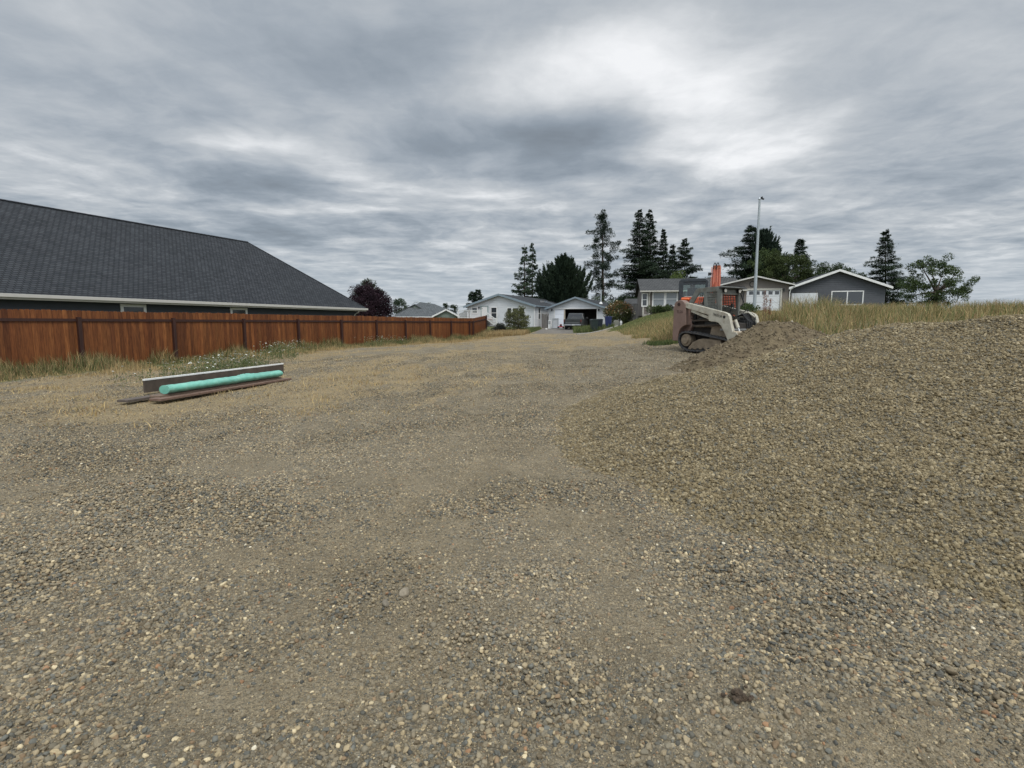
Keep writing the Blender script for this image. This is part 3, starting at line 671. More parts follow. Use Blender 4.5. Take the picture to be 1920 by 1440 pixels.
mb = MB(MW_); mb.box((s0 - .13, -.07, zd), (s0, -.024, zt + .1)); mb.box((s1, -.07, zd), (s1 + .13, -.024, zt + .1)); mb.box((s0, -.07, zt), (s1, -.024, zt + .1)); fr = mb.build('door_frame', mat('green_grey_trim', (.24, .31, .30), .6), wh)
mb = MB(MW_); mb.box((s0 + .005, -.05, zd), (s1 - .005, -.028, zt - .004)); dr = mb.build('door', WHITE, wh, bevel=.006)
mb = MB(MW_); mb.disc((s0 + .12, -.075, zd + 1.0), (0, 1, 0), .035, .05, 10); mb.build('handle', mat('brass', (.35, .27, .12), .35, metal=.9), dr, smooth=True)
s_, z_ = wp(898.8, 576.5); mb = MB(MW_); mb.box((s_ - .06, -.16, z_ - .12), (s_ + .06, -.024, z_ + .1)); mb.build('porch_light', mat('dark_metal', (.04, .045, .05), .5, metal=.4), wh, bevel=.02)
# long wall window, corner downspouts
sO = np.array([WHO[0] + wx * math.cos(A23), WHO[1] + wx * math.sin(A23)]); aS = A23 + rad(90)
q0 = on_plane(1008.8, 578, sO, aS); q1 = on_plane(1012.2, 598, sO, aS); window(wh, MS, q0[0], q1[0], q1[1], q0[1], rows=2)
mb = MB(MW_); mb.tube([(wx + .3, -.38, ze - .06), (wx + .12, -.1, ze - .3), (wx + .06, -.07, ze - .5), (wx + .06, -.07, zb)], .045, 8); mb.build('downspout', WHITE, wh)
# porch
po = thing('porch', 'white railed porch with steps in front of the white house', 'porch', tuple(MW_ @ Vector((2, -1, 1.0))), A23)
zf = 2.02; g0 = 1.0
mb = MB(MW_); mb.box((-.3, -1.9, zf - .14), (3.3, -.03, zf)); mb.build('deck', mat('red_brown_deck', (.23, .10, .065), .8, .2, 8), po)
mb = MB(MW_); 
for x in (-.25, 1.5, 3.2): mb.box((x, -1.88, g0 - .2), (x + .12, -1.76, zf - .14))
for x in np.arange(-.2, 3.2, .3): mb.box((x, -1.86, g0 - .1), (x + .24, -1.84, zf - .16))
mb.build('skirt', SIDING, po)
def railing(mb, p, q, h=.95, sp=.14):
    p, q = Vector(p), Vector(q); L = (q - p).length; up = Vector((0, 0, 1))
    mb.bar(p + up * h, q + up * h, .09, .05); mb.bar(p + up * .12, q + up * .12, .04, .06)
    n = max(2, int(L / sp))
    for i in range(1, n): c = p.lerp(q, i / n); mb.bar(c + up * .12, c + up * h, .035)
    for c in (p, q): mb.bar(c, c + up * (h + .1), .1)
mb = MB(MW_); railing(mb, (-.25, -1.82, zf), (1.2, -1.82, zf)); mb.build('railing', WHITE, po)
mb = MB(MW_); railing(mb, (1.2, -1.82, zf), (3.25, -1.82, zf)); mb.build('railing', WHITE, po)
mb = MB(MW_)
for i in range(5): mb.box((3.3 + i * .28, -1.8, zf - .2 * (i + 1) - .05), (3.3 + (i + 1) * .28 + .03, -.4, zf - .2 * (i + 1)))
mb.build('steps', mat('grey_wood', (.28, .26, .24), .8, .2, 8), po)
mb = MB(MW_); railing(mb, (3.32, -1.84, zf - .1), (4.7, -1.84, zf - 1.05), .9); mb.build('stair_rail', WHITE, po)
# flower box of brick red wood beside the steps
mb = MB(MW_); mb.box((2.5, -3.0, g0), (3.5, -2.5, g0 + .32)); mb.box((2.45, -3.05, g0 + .32), (3.55, -2.45, g0 + .38))
tag(mb.build('planter_box', mat('red_stain', (.26, .09, .05), .8), None, bevel=.01, loc=tuple(MW_ @ Vector((3, -2.7, g0)))), 'low red-brown planter box at the foot of the white porch', 'planter')
# ------------------------------------------------------------------ white garage
GO = np.array([4.28, 63.0]); MG = frame(GO, A23)
def gp2(px, py): return on_plane(px, py, GO, A23)
ga = thing('white_garage', 'white gabled garage with its wide door standing half open', 'garage', (GO[0], GO[1], .9), A23)
gw = gp2(1133, 600)[0]; gze = (gp2(1028, 578)[1] + gp2(1133, 577)[1]) / 2; gza = gp2(1080, 558.5)[1]; gzb = .80
h0, zt = gp2(1040.3, 579.8); h1, _ = gp2(1119.2, 580); GL = 11.5
mb = MB(MG); lap(mb, 0, gw, gzb, gze, 0, .2, apex=gza, ax=gw / 2, holes=[(h0, h1, gzb - 1, zt)])
mb.box((0, .002, gzb), (h0, .14, zt)); mb.box((h1, .002, gzb), (gw, .14, zt)); mb.box((0, .002, zt), (gw, .14, gze)); mb.build('wall', SIDING, ga)
INN = mat('garage_interior', (.085, .075, .065), .9, .3, 3)
mb = MB(MG); mb.box((0, .14, gzb), (.12, GL, gze)); mb.box((gw - .12, .14, gzb), (gw, GL, gze)); mb.box((.12, GL - .12, gzb), (gw - .12, GL, gze)); mb.build('side_wall', SIDING, ga)
mb = MB(MG); mb.box((.122, .15, gzb), (.15, GL - .14, gze - .12)); mb.box((gw - .15, .15, gzb), (gw - .122, GL - .14, gze - .12)); mb.box((.15, 5.6, gzb), (gw - .15, 5.65, gze - .12)); mb.box((.12, .15, gze - .1), (gw - .12, GL - .14, gze - .06)); mb.box((.15, .0, gzb), (gw - .15, 5.6, gzb + .05))
mb.build('inner_lining', INN, ga)
gable_roof(ga, MG, gw, GL, gze, gza, .34, .35, ROOFW, .10, BLUET, .17)
pd0 = h0; pd1 = gp2(1057, 600)[0]; j1 = gp2(1059.3, 600)[0]
mb = MB(MG); zc = gzb + .02
for i in range(4):
    a0 = zc + (zt - zc) * i / 4; a1 = zc + (zt - zc) * (i + 1) / 4 - .012; mb.box((pd0 + .01, .03, a0), (pd1, .075, a1))
mb.build('door_panel', mat('bright_white_paint', (.74, .77, .82), .45, .03, 2), ga, bevel=.008)
mb = MB(MG); mb.box((pd1, .0, gzb), (j1, .12, zt)); mb.build('door_jamb', mat('beige_paint', (.42, .37, .29), .7), ga)
mb = MB(MG); mb.box((h0 - .09, -.05, gzb), (h0 - .002, -.024, zt + .1)); mb.box((h1 + .002, -.05, gzb), (h1 + .09, -.024, zt + .1)); mb.box((h0, -.05, zt + .002), (h1, -.024, zt + .1)); mb.build('door_trim', WHITE, ga)
for (px, py) in ((1035.4, 581.2), (1123.4, 581)):
    s, z = gp2(px, py); mb = MB(MG); mb.tube([(s, -.03, z + .1), (s, -.16, z + .14), (s, -.2, z + .05)], .02, 6); mb.tube([(s, -.2, z + .08), (s, -.2, z - .14)], .11, 8, .05)
    mb.build('wall_lamp', mat('dark_metal', ()), ga)
# stove pipe with its stay
pv = MB(); c = P(1126.5, 568, 63.5); top = P(1127.5, 545, 63.5)
pv.tube([c, top], .075, 10); pv.tube([top, top + Vector((0, 0, .1))], .12, 10)
pp = thing('vent_pipe', 'thin grey stove pipe on the right slope of the garage roof', 'pipe', tuple(c)); pv.build('pipe', mat('galvanised', (.42, .45, .47), .45, .1, 5, metal=.5), pp, smooth=True)
pv = MB(); pv.tube([P(1126, 551, 63.5), P(1112, 563, 64.5)], .018, 5); pv.build('stay', mat('galvanised', ()), pp)
pv = MB(); pv.tube([c + Vector((0, 0, -.12)), c + Vector((0, 0, .12))], .22, 12, .12); pv.build('flashing', WHITE, pp, smooth=True)
# things inside the garage mouth: shelf with boxes
for i, (dx, zz, w_, h_, cc, lb) in enumerate(((.6, .0, .5, .6, (.20, .14, .08), 'brown cardboard box on the garage floor right of the pickup'), (.55, .61, .4, .35, (.12, .13, .14), 'dark plastic crate stacked on the cardboard box in the garage'))):
    mb = MB(MG); x = h1 - 1.35 + dx - .6; mb.box((x, 2.2, gzb + .05 + zz), (x + w_, 2.7, gzb + .05 + zz + h_)); mb.box((x - .01, 2.19, gzb + .05 + zz + h_ - .06), (x + w_ + .01, 2.71, gzb + .05 + zz + h_ + .002))
    tag(mb.build('storage_box', mat('box%d' % i, cc, .8), None, bevel=.01, loc=tuple(MG @ Vector((x, 2.4, gzb)))), lb, 'box')
# ------------------------------------------------------------------ small things between house and garage
def gfence(name, label, p, q, zb, h, m, n, cat='fence', top=False):
    p = Vector((p[0], p[1], 0)); q = Vector((q[0], q[1], 0)); L = (q - p).length; a = math.atan2(q.y - p.y, q.x - p.x)
    o = thing(name, label, cat, (p.x, p.y, zb), a); M = frame(p, a, 0); rr = random.Random(3)
    mb = MB(M); w_ = .14; k = int(L / w_)
    for i in range(k): mb.box((i * w_ + .004, -.012 + rr.uniform(-.004, .004), zb + .03), ((i + 1) * w_ - .004, .008, zb + h + rr.uniform(-.03, .03)))
    mb.build('boards', m, o)
    for i in range(n + 1):
        x = L * i / n; mb = MB(M); mb.box((x - .05, .012, zb - .3), (x + .05, .11, zb + h + .06)); mb.build('post', m, o)
    for z in (.3, h - .3): mb = MB(M); mb.box((0, .012, zb + z), (L, .05, zb + z + .09)); mb.build('rail', m, o)
    return o
GREYW = mat('weathered_wood', (.155, .145, .135), .9, .3, 4, stretch=(1, 1, .2), dirt=(.08, .07, .06), dscale=5, damt=.5)
a_ = P(1016.5, 614, 62.2); b_ = P(1027.5, 614, 62.0); gfence('wooden_gate', 'dark weathered wooden gate between white house and garage', a_, b_, .85, 1.7, GREYW, 1, 'gate')
a_ = P(1166, 597, 60.0); b_ = P(1203, 597, 56.5); gfence('wooden_fence', 'grey weathered board fence behind the round flowering shrub', a_, b_, 1.75, 1.75, GREYW, 4)
# shed whose roof shows above that fence
sh = thing('shed', 'small shed with grey shingle roof behind the weathered fence', 'shed', tuple(P(1178, 600, 62)), rad(-10)); Ms = frame(P(1170, 600, 62), rad(-10))
mb = MB(Ms); mb.box((0, 0, 1.7), (2.6, 2.4, 3.75)); mb.build('wall', GREYW, sh)
mb = MB(Ms); slab(mb, [(-.15, -.25, 3.72), (2.75, -.25, 3.72), (2.55, 1.2, 4.35), (.1, 1.2, 4.35)], .08); slab(mb, [(.1, 1.2, 4.35), (2.55, 1.2, 4.35), (2.75, 2.65, 3.72), (-.15, 2.65, 3.72)], .08); mb.build('roof', shingle('grey_shingles', (.055, .056, .056), (.082, .083, .082), (.03, .03, .03), k=2.6), sh)
# ------------------------------------------------------------------ grey house
A10 = rad(-10); HO = np.array([12.02, 49.5]); MH = frame(HO, A10)
def hp2(px, py): return on_plane(px, py, HO, A10)
TAUPE = mat('taupe_siding', (.165, .145, .13), .8, .08, 6, stretch=(14, 1, .5), dirt=(.12, .105, .095), dscale=1, damt=.4, bump=.25, bscale=5)
CREAM = mat('cream_trim', (.46, .44, .39), .6, .05)
ROOFG = shingle('grey_shingles', (), (), ())
gh_ = thing('grey_house', 'taupe house with grey roof, white windows and attached gabled garage', 'house', (HO[0], HO[1], 2.2), A10)
x1 = hp2(1400, 545)[0]; ez = hp2(1240, 545)[1]; hb = 2.2
mb = MB(MH); mb.box((0, 0, hb), (x1, 9, ez)); mb.build('wall', TAUPE, gh_)
mb = MB(MH); rz = 3.2; zrg = ez + 1.42
slab(mb, [(-.3, -.45, ez - .02), (x1, -.45, ez - .02), (x1, 4.5, zrg), (-.3, 4.5, zrg)], .11); slab(mb, [(-.3, 4.5, zrg), (x1, 4.5, zrg), (x1, 9.45, ez - .02), (-.3, 9.45, ez - .02)], .11); mb.build('roof', ROOFG, gh_)
mb = MB(MH); mb.add([(0, .02, ez - .1), (0, 4.5, zrg - .12), (0, 8.98, ez - .1), (.1, .02, ez - .1), (.1, 4.5, zrg - .12), (.1, 8.98, ez - .1)], [(0, 1, 2), (3, 4, 5), (0, 1, 4, 3), (1, 2, 5, 4)]); mb.build('gable_wall', TAUPE, gh_)
mb = MB(MH); mb.box((-.3, -.56, ez - .12), (x1, -.455, ez - .01)); mb.build('gutter', CREAM, gh_)
pxwin(gh_, MH, HO, A10, 1205.2, 551, 1212.3, 573, rows=2, trim=.1); 
s0, zt = hp2(1225.5, 549); s1, zb2 = hp2(1268, 572.5); window(gh_, MH, s0, (s0 + s1) / 2 - .1, zb2, zt, rows=2, mg=CURT, trim=.11); window(gh_, MH, (s0 + s1) / 2 + .12, s1, zb2, zt, rows=2, mg=CURT, trim=.11)
mb = MB(MH); mb.box((-.02, -.03, hb), (.1, -.002, ez - .1)); mb.box((hp2(1212.8, 560)[0] + .12, -.05, hb), (hp2(1216, 560)[0] + .04, -.002, ez - .1)); mb.build('corner_trim', CREAM, gh_)
mb = MB(MH); mb.tube([(hp2(1217.5, 560)[0], -.5, ez - .14), (hp2(1217.5, 560)[0], -.1, ez - .5), (hp2(1217, 560)[0], -.1, hb + .4), (hp2(1218.5, 560)[0], -.5, hb + .1)], .05, 8); mb.build('downspout', CREAM, gh_)
mb = MB(MH); mb.box((.0, -.045, hb - .3), (x1, -.004, hb + .12)); mb.build('skirting', mat('pale_skirting', (.34, .32, .29), .8), gh_)
for k, (xa, xb) in enumerate(((1227.3, 1241.5), (1248, 1262))):
    s0, za = hp2(xa, 574.6); s1, zz2 = hp2(xb, 578.6); mb = MB(MH); mb.box((s0, -.32, zz2), (s1, -.03, za)); tag(mb.build('window_box', mat('black_planter', (.02, .02, .022), .6), None, bevel=.01, loc=tuple(MH @ Vector((s0, -.2, zz2)))), ('black window box, empty, under the left pane of the grey house', 'black window box with trailing plants under the right pane')[k], 'window box')
# attached garage gable in front
KO = np.array([P(1352, 560, 49.2).x, 49.2]); MK = frame(KO, A10)
def kp(px, py): return on_plane(px, py, KO, A10)
kw = kp(1479, 545)[0]; kz = (kp(1352, 536.5)[1] + kp(1479, 532.8)[1]) / 2; ka = kp(1417, 520)[1]
d0, dzt = kp(1367, 544.5); d1, _ = kp(1463.5, 545); dz0 = dzt - 2.15
for (a0, a1, c0, c1) in ((0, d0, hb, kz), (d1, kw, hb, kz), (d0, d1, dzt, kz)):
    pass
mb = MB(MK); mb.box((0, 0, hb - .3), (d0, .12, kz)); mb.box((d1, 0, hb - .3), (kw, .12, kz)); mb.box((d0, 0, dzt), (d1, .12, kz)); mb.box((kw - .12, .12, hb - .3), (kw, 8, kz)); mb.box((0, .12, hb - .3), (.12, 8, kz))
mb.add([(0, 0, kz), (kw, 0, kz), (kw / 2, 0, ka), (0, .12, kz), (kw, .12, kz), (kw / 2, .12, ka)], [(0, 1, 2), (5, 4, 3), (0, 2, 5, 3), (1, 4, 5, 2)]); mb.build('garage_wall', TAUPE, gh_)
gable_roof(gh_, MK, kw, 8, kz, ka, .35, .4, ROOFG, .10, mat('pale_fascia', (.52, .51, .48), .6), .10, 'garage_roof')
mb = MB(MK); mb.box((d0 - .12, -.04, dz0), (d0, -.003, dzt + .14)); mb.box((d1, -.04, dz0), (d1 + .14, -.003, dzt + .14)); mb.box((d0, -.04, dzt + .002), (d1, -.003, dzt + .14)); mb.build('door_trim', CREAM, gh_)
mb = MB(MK)
for i in range(4): mb.box((d0 + .005, .03, dz0 + i * 2.15 / 4), (d1 - .005, .07, dz0 + (i + 1) * 2.15 / 4 - .015))
gd = mb.build('garage_door', mat('door_white', (.60, .62, .64), .5, .03), gh_, bevel=.006)
for i in range(8):
    w8 = (d1 - d0) / 8; mb = MB(MK); zt = dzt - .1; mb.box((d0 + i * w8 + .1, .018, zt - .3), (d0 + (i + 1) * w8 - .1, .029, zt)); mb.build('pane', GLASS, gd)
s_, z_ = kp(1411, 532.5); mb = MB(MK); rr = [(s_ + .24 * math.cos(a), -.03, z_ + .24 * math.sin(a)) for a in np.linspace(.3, 5.6, 16)]; mb.tube(rr, .03, 6); mb.build('wall_ring', mat('black_iron', (.02, .02, .02), .6), gh_, smooth=True)
s_, z_ = kp(1469.3, 544); mb = MB(MK); mb.tube([(s_, -.02, z_ + .1), (s_, -.13, z_ + .14)], .02, 6); mb.tube([(s_, -.14, z_ + .14), (s_, -.14, z_ - .14)], .07, 8, .05); mb.build('wall_lamp', mat('dark_metal', ()), gh_)
mb = MB(MK); mb.tube([(kw + .38, -.42, kz - .12), (kw + .12, -.1, kz - .45), (kw + .06, -.06, kz - .7), (kw + .06, -.06, hb)], .045, 8); mb.build('downspout', WHITE, gh_)
# ------------------------------------------------------------------ house at the far right
NO = np.array([P(1481, 560, 53).x, 53.0]); MN = frame(NO, rad(-14))
nh = thing('charcoal_house', 'charcoal gabled house with curved white rake trim at far right', 'house', (NO[0], NO[1], 2.3), rad(-14))
nw = 8.2; nz = 4.95; na_ = 6.5
SLATE = mat('slate_siding', (.075, .08, .09), .8, .08, 4)
mb = MB(MN); lap(mb, 0, nw, 2.0, nz, 0, .18, apex=na_, ax=nw / 2, holes=[(.12, 2.5, 1.5, 4.45), (3.6, 6.4, 3.2, 4.6)]); mb.box((0, .002, 2.0), (.12, 9, nz)); mb.box((nw - .12, .002, 2.0), (nw, 9, nz)); mb.box((.12, .12, 2), (nw - .12, .3, nz)); mb.build('wall', SLATE, nh)
gable_roof(nh, MN, nw, 9, nz, na_, .4, .45, ROOFW, .10, WHITE, .2)
mb = MB(MN); mb.box((.14, .02, 2.0), (2.48, .06, 4.44)); mb.build('door', mat('door_white', ()), nh, bevel=.006)
window(nh, MN, 3.7, 6.3, 3.3, 4.5, cols=2, rows=1, mg=GLASS)
# ------------------------------------------------------------------ near left house with the big dark hip roof
EA = math.atan2(FD[1], FD[0]); LC = np.array([-12.2, 45.0]); ML = frame(LC, EA)   # local x along the eave (away), +y to the left / back
ROOFL = shingle('charcoal_shingles', (.030, .034, .039), (.052, .056, .062), (.010, .011, .013), k=1.62, course=.15, damt=.35)
lh = thing('slate_house', 'dark blue-grey house with large charcoal hip roof behind the stained fence', 'house', (LC[0], LC[1], .1), EA)
LEN = 30.0; HW = 6.1; ez2 = 2.75; rz2 = ez2 + 4.85
mb = MB(ML); A_ = (0, 0, ez2); B_ = (-LEN, 0, ez2); C_ = (-LEN, 2 * HW, ez2); D_ = (0, 2 * HW, ez2); R1 = (-HW, HW, rz2); R2 = (-LEN + HW, HW, rz2)
mb.add([A_, B_, C_, D_, R1, R2], [(0, 1, 5, 4), (1, 2, 5), (2, 3, 4, 5), (3, 0, 4)]); mb.add([(0, 0, ez2 - .03), (-LEN, 0, ez2 - .03), (-LEN, 2 * HW, ez2 - .03), (0, 2 * HW, ez2 - .03)], [(0, 1, 2, 3)])
mb.add([A_, B_, (-LEN, 0, ez2 - .03), (0, 0, ez2 - .03)], [(0, 1, 2, 3)]); mb.build('roof', ROOFL, lh)
mb = MB(ML); mb.tube([Vector(R1) + Vector((0, 0, .02)), Vector(R2) + Vector((0, 0, .02))], .06, 6); mb.tube([Vector(A_), Vector(R1)], .05, 6); mb.tube([Vector(D_), Vector(R1)], .05, 6); mb.build('ridge_cap', ROOFL, lh)
LWALL = mat('blue_grey_siding', (.055, .062, .072), .85, .06, 3)
lo = .55
ML2 = ML @ Matrix.Translation((-LEN + lo, lo, 0))
mb = MB(ML2)
# wall faces -y (towards the camera side)
lap(mb, 0, LEN - 2 * lo, -.1, ez2 - .04, 0, .18); mb.build('wall', LWALL, lh)
mb = MB(ML); mb.box((-LEN + lo, lo + .01, -.1), (-lo, 2 * HW - lo, ez2 - .04)); mb.build('wall_core', LWALL, lh)
mb = MB(ML); mb.box((-LEN, -.13, ez2 - .17), (.0, -.002, ez2 - .02)); mb.box((.002, -.13, ez2 - .17), (.12, 2 * HW, ez2 - .02)); mb.box((-LEN, -.02, ez2 - .26), (0, -.004, ez2 - .17)); mb.build('gutter', mat('pale_gutter', (.50, .48, .44), .5, .05), lh, bevel=.01)
mb = MB(ML); mb.tube([(-.9, -.07, ez2 - .15), (-.9, .1, ez2 - .35), (-.9, lo - .06, ez2 - .55), (-.9, lo - .06, -.1)], .05, 8); mb.build('downspout', mat('pale_gutter', ()), lh)
lwO = np.array([LC[0] + math.cos(EA) * 0 - math.sin(EA) * lo, LC[1] + math.sin(EA) * 0 + math.cos(EA) * lo])
def lwx(px, py): return on_plane(px, py, lwO, EA)
for (xa, xb) in ((434, 459), (230, 268)):
    s0, zt = lwx(xa, 576); s1, _ = lwx(xb, 580); window(lh, ML @ Matrix.Translation((0, lo, 0)), s0, s1, ez2 - 1.55, ez2 - .42, rows=1, trim=.14)
# ------------------------------------------------------------------ far grey roofs beyond the fence
FO = np.array([P(735, 590, 76).x, 76.0]); MF = frame(FO, 0.0)
fh = thing('grey_roofed_house', 'low far house with long grey hip roof and sage gable beyond fence', 'house', (FO[0], FO[1], .3))
def fp(px, py): s, z = on_plane(px, py, FO, 0); return s, z
SAGE = mat('sage_siding', (.20, .235, .20), .8, .06)
ROOFF = shingle('mid_grey_shingles', (.075, .085, .088), (.11, .12, .122), (.045, .045, .05), k=2.4, course=.3)
e0, ez3 = fp(735, 593.5); e1, _ = fp(862, 593.5); Hr = fp(780, 574.5)[1]
mb = MB(MF); mb.box((e0 + .4, .4, .0), (e1 - .4, 9.6, ez3 - .02)); mb.build('wall', SAGE, fh)
mb = MB(MF); mb.add([(e0, 0, ez3), (e1, 0, ez3), (e1, 10, ez3), (e0, 10, ez3), (e0 + 3.2, 5, Hr + .8), (e1 - 4.2, 5, Hr + .5)], [(0, 1, 5, 4), (1, 2, 5), (2, 3, 4, 5), (3, 0, 4), (3, 2, 1, 0)]); mb.build('roof', ROOFF, fh)
g0_, gz0 = fp(817, 593.5); g1_, _ = fp(860, 593.5); gc_, gza_ = fp(839, 580.5)
mb = MB(MF); mb.add([(g0_, -1.2, gz0 - .05), (g1_, -1.2, gz0 - .05), (gc_, -1.2, gza_ - .15), (g0_, 3, gz0 - .05), (g1_, 3, gz0 - .05), (gc_, 3, gza_ - .15)], [(0, 1, 2), (0, 2, 5, 3), (1, 4, 5, 2)]); mb.box((g0_ + .3, -1.15, 0), (g1_ - .3, .4, gz0 - .06)); mb.build('gable_wall', SAGE, fh)
mb = MB(MF); slab(mb, [(g0_ - .3, -1.5, gz0), (gc_, -1.5, gza_), (gc_, 4, gza_), (g0_ - .3, 4, gz0)], .1); slab(mb, [(gc_, -1.5, gza_), (g1_ + .3, -1.5, gz0), (g1_ + .3, 4, gz0), (gc_, 4, gza_)], .1); mb.build('gable_roof', ROOFF, fh)
mb = MB(MF)
for (p, q) in (((g0_ - .3, -1.53, gz0 - .05), (gc_, -1.53, gza_ - .05)), ((g1_ + .3, -1.53, gz0 - .05), (gc_, -1.53, gza_ - .05))): mb.bar(p, q, .06, .2)
mb.box((e0, -.1, ez3 - .12), (g0_ - .35, -.003, ez3 - .01)); mb.build('fascia', WHITE, fh)
t0, tz = fp(740, 581.5); t1, _ = fp(797, 581.5); tc_, tza = fp(765, 573.3)
mb = MB(MF); slab(mb, [(t0 - .3, 3, tz - .3), (tc_ + .4, 3, tza + .35), (tc_ + .4, 11, tza + .35), (t0 - .3, 11, tz - .3)], .1); slab(mb, [(tc_ + .4, 3, tza + .35), (t1, 3, tz - .3), (t1, 11, tz - .3), (tc_ + .4, 11, tza + .35)], .1); mb.build('rear_roof', ROOFF, fh)
mb = MB(MF); mb.add([(t0, 3.2, tz - .5), (t1, 3.2, tz - .5), (tc_ + .4, 3.2, tza + .2)], [(0, 1, 2)]); mb.build('rear_gable', SAGE, fh)
f2 = thing('low_house', 'far low house whose grey roof shows left of the white house', 'house', (P(858, 590, 92).x, 92, .5)); Mf2 = frame((P(850, 590, 92).x, 92), 0)
mb = MB(Mf2); mb.box((.3, .3, .2), (9.7, 7.7, 2.7)); mb.build('wall', SAGE, f2)
mb = MB(Mf2); mb.add([(0, 0, 2.7), (10, 0, 2.7), (10, 8, 2.7), (0, 8, 2.7), (-0.0 + 2.5, 4, 4.0), (7, 4, 4.0)], [(0, 1, 5, 4), (1, 2, 5), (2, 3, 4, 5), (3, 0, 4), (3, 2, 1, 0)]); mb.build('roof', ROOFF, f2)
# ------------------------------------------------------------------ stained fence
def fence_mat():
    m = bpy.data.materials.new('stained_cedar'); m.use_nodes = True; t = m.node_tree; N = NT(t); b = t.nodes['Principled BSDF']
    at = N.n('ShaderNodeAttribute', attribute_name='Col'); tc = N.n('ShaderNodeTexCoord')
    mp = N.n('ShaderNodeMapping', ins={'Vector': tc.outputs['Object'], 'Scale': (1, 1, .09)}).outputs[0]
    g1 = N.noise(mp, 26, 6, .65, .6); g2 = N.noise(mp, 5, 4, .6)
    c = N.v('MULTIPLY', at.outputs['Color'], N.mix(N.mr(g1, .3, .7), (.62, .55, .5), (1.35, 1.4, 1.4)))
    c = N.mix(N.mr(g2, .45, .75, 0, .55), c, (.05, .014, .007))
    kn = N.n('ShaderNodeTexVoronoi', ins={'Scale': 5.0}); t.links.new(N.n('ShaderNodeMapping', ins={'Vector': tc.outputs['Object'], 'Scale': (1, 1, .5)}).outputs[0], kn.inputs['Vector'])
    c = N.mix(N.mr(kn.outputs['Distance'], .02, .07, .6, 0), c, (.05, .018, .01))
    t.links.new(c, b.inputs['Base Color']); b.inputs['Roughness'].default_value = .55; b.inputs['Specular IOR Level'].default_value = .35
    bp = N.n('ShaderNodeBump', ins={'Strength': .3, 'Distance': .005, 'Height': g1}); t.links.new(bp.outputs[0], b.inputs['Normal']); return m
CEDAR = fence_mat(); POSTM = mat('dark_stained_post', (.035, .011, .007), .6, .25, 3, stretch=(6, 6, .6))
fe = thing('cedar_fence', 'long reddish-brown stained board fence along the left of the lot', 'fence', (FA[0], FA[1], gh(*FA)), EA)
PL = 3.29
def picket_run(O, a, L, z0f, top, seed, n0=0):
    M = frame(O, a); rr = np.random.default_rng(seed); w_ = .14; k = int(L / w_); V = []; F = []; Cc = []
    for i in range(k):
        x0 = i * L / k + .003; x1_ = (i + 1) * L / k - .003; zb_ = z0f(i / k); zt_ = top(i / k) + rr.uniform(-.012, .012); y0 = rr.uniform(-.003, .003); c = .028
        prof = [(x0, zb_), (x1_, zb_), (x1_, zt_ - c), (x1_ - c, zt_), (x0 + c, zt_), (x0, zt_ - c)]
        b0 = len(V); V += [M @ Vector((x, y0 - .009, z)) for x, z in prof] + [M @ Vector((x, y0 + .009, z)) for x, z in prof]
        F += [tuple(b0 + q for q in range(6)), tuple(b0 + 11 - q for q in range(6))] + [((b0 + (q + 1) % 6), b0 + q, b0 + 6 + q, b0 + 6 + (q + 1) % 6) for q in range(6)]
        t = rr.random(); col = np.array([.115, .035, .010]) * (1 - t) + np.array([.195, .071, .021]) * t; col = col * rr.uniform(.72, 1.18); Cc += [col] * 12
    return V, F, Cc
def add_panel(parent, O, a, L, zf, topz, seed):
    V, F, Cc = picket_run(O, a, L, zf, topz, seed)
    Mi = world_of(parent).inverted(); me = bpy.data.meshes.new('picket_panel'); me.from_pydata([tuple(Mi @ v) for v in V], [], F); me.update()
    at = me.color_attributes.new('Col', 'FLOAT_COLOR', 'POINT'); cc = np.ones((len(V), 4), np.float32); cc[:, :3] = Cc; at.data.foreach_set('color', cc.ravel())
    return link_mesh('picket_panel', me, CEDAR, parent)
segs = []
for i in range(-6, 10):
    p = FA + FD * ((i - .68) * PL)
    L = PL
    if np.dot(p - FB, FD) > PL: break
    segs.append(p)
fend = FB
for i in range(len(segs)):
    p = segs[i]; q = segs[i + 1] if i + 1 < len(segs) else None
    if q is None: break
    if np.dot(q - FB, FD) > 0: q = FB
    L = np.linalg.norm(q - p)
    if L < .3: break
    zp, zq = gh(*p), gh(*q); ztop = 1.92
    sag = .012 * math.sin(i * 2.3)
    add_panel(fe, p, EA, L, lambda t, a=zp, b=zq: a + (b - a) * t + .02, lambda t, s=sag, L=L: ztop + s * math.sin(t * 3.1), 100 + i)
    M = frame(p, EA)
    mb = MB(M); mb.box((.06, -.052, ztop - .36), (L - .06, -.013, ztop - .27)); mb.build('rail', POSTM, fe)
    M = frame(p, EA); mb = MB(M); mb.box((.06, .013, max(zp, zq) + .22), (L - .06, .052, max(zp, zq) + .31)); mb.build('rail', POSTM, fe)
    mb = MB(M); mb.box((-.055, -.12, zp - .3), (.055, -.014, ztop - .22)); mb.build('post', POSTM, fe)
a2 = math.atan2(FE[1] - FB[1], FE[0] - FB[0]); L2 = np.linalg.norm(FE - FB)
zB, zE = gh(*FB), gh(*FE)
add_panel(fe, FB, a2, L2, lambda t: zB + (zE - zB) * t + .02, lambda t: 1.92 + .28 * t, 140)
M = frame(FB, a2); mb = MB(M)
mb.add([(.06, -.052, 1.56), (L2 - .06, -.052, 1.84), (L2 - .06, -.052, 1.93), (.06, -.052, 1.65), (.06, -.013, 1.56), (L2 - .06, -.013, 1.84), (L2 - .06, -.013, 1.93), (.06, -.013, 1.65)], [(0, 1, 2, 3), (4, 5, 6, 7), (0, 1, 5, 4), (3, 2, 6, 7)]); mb.build('rail', POSTM, fe)
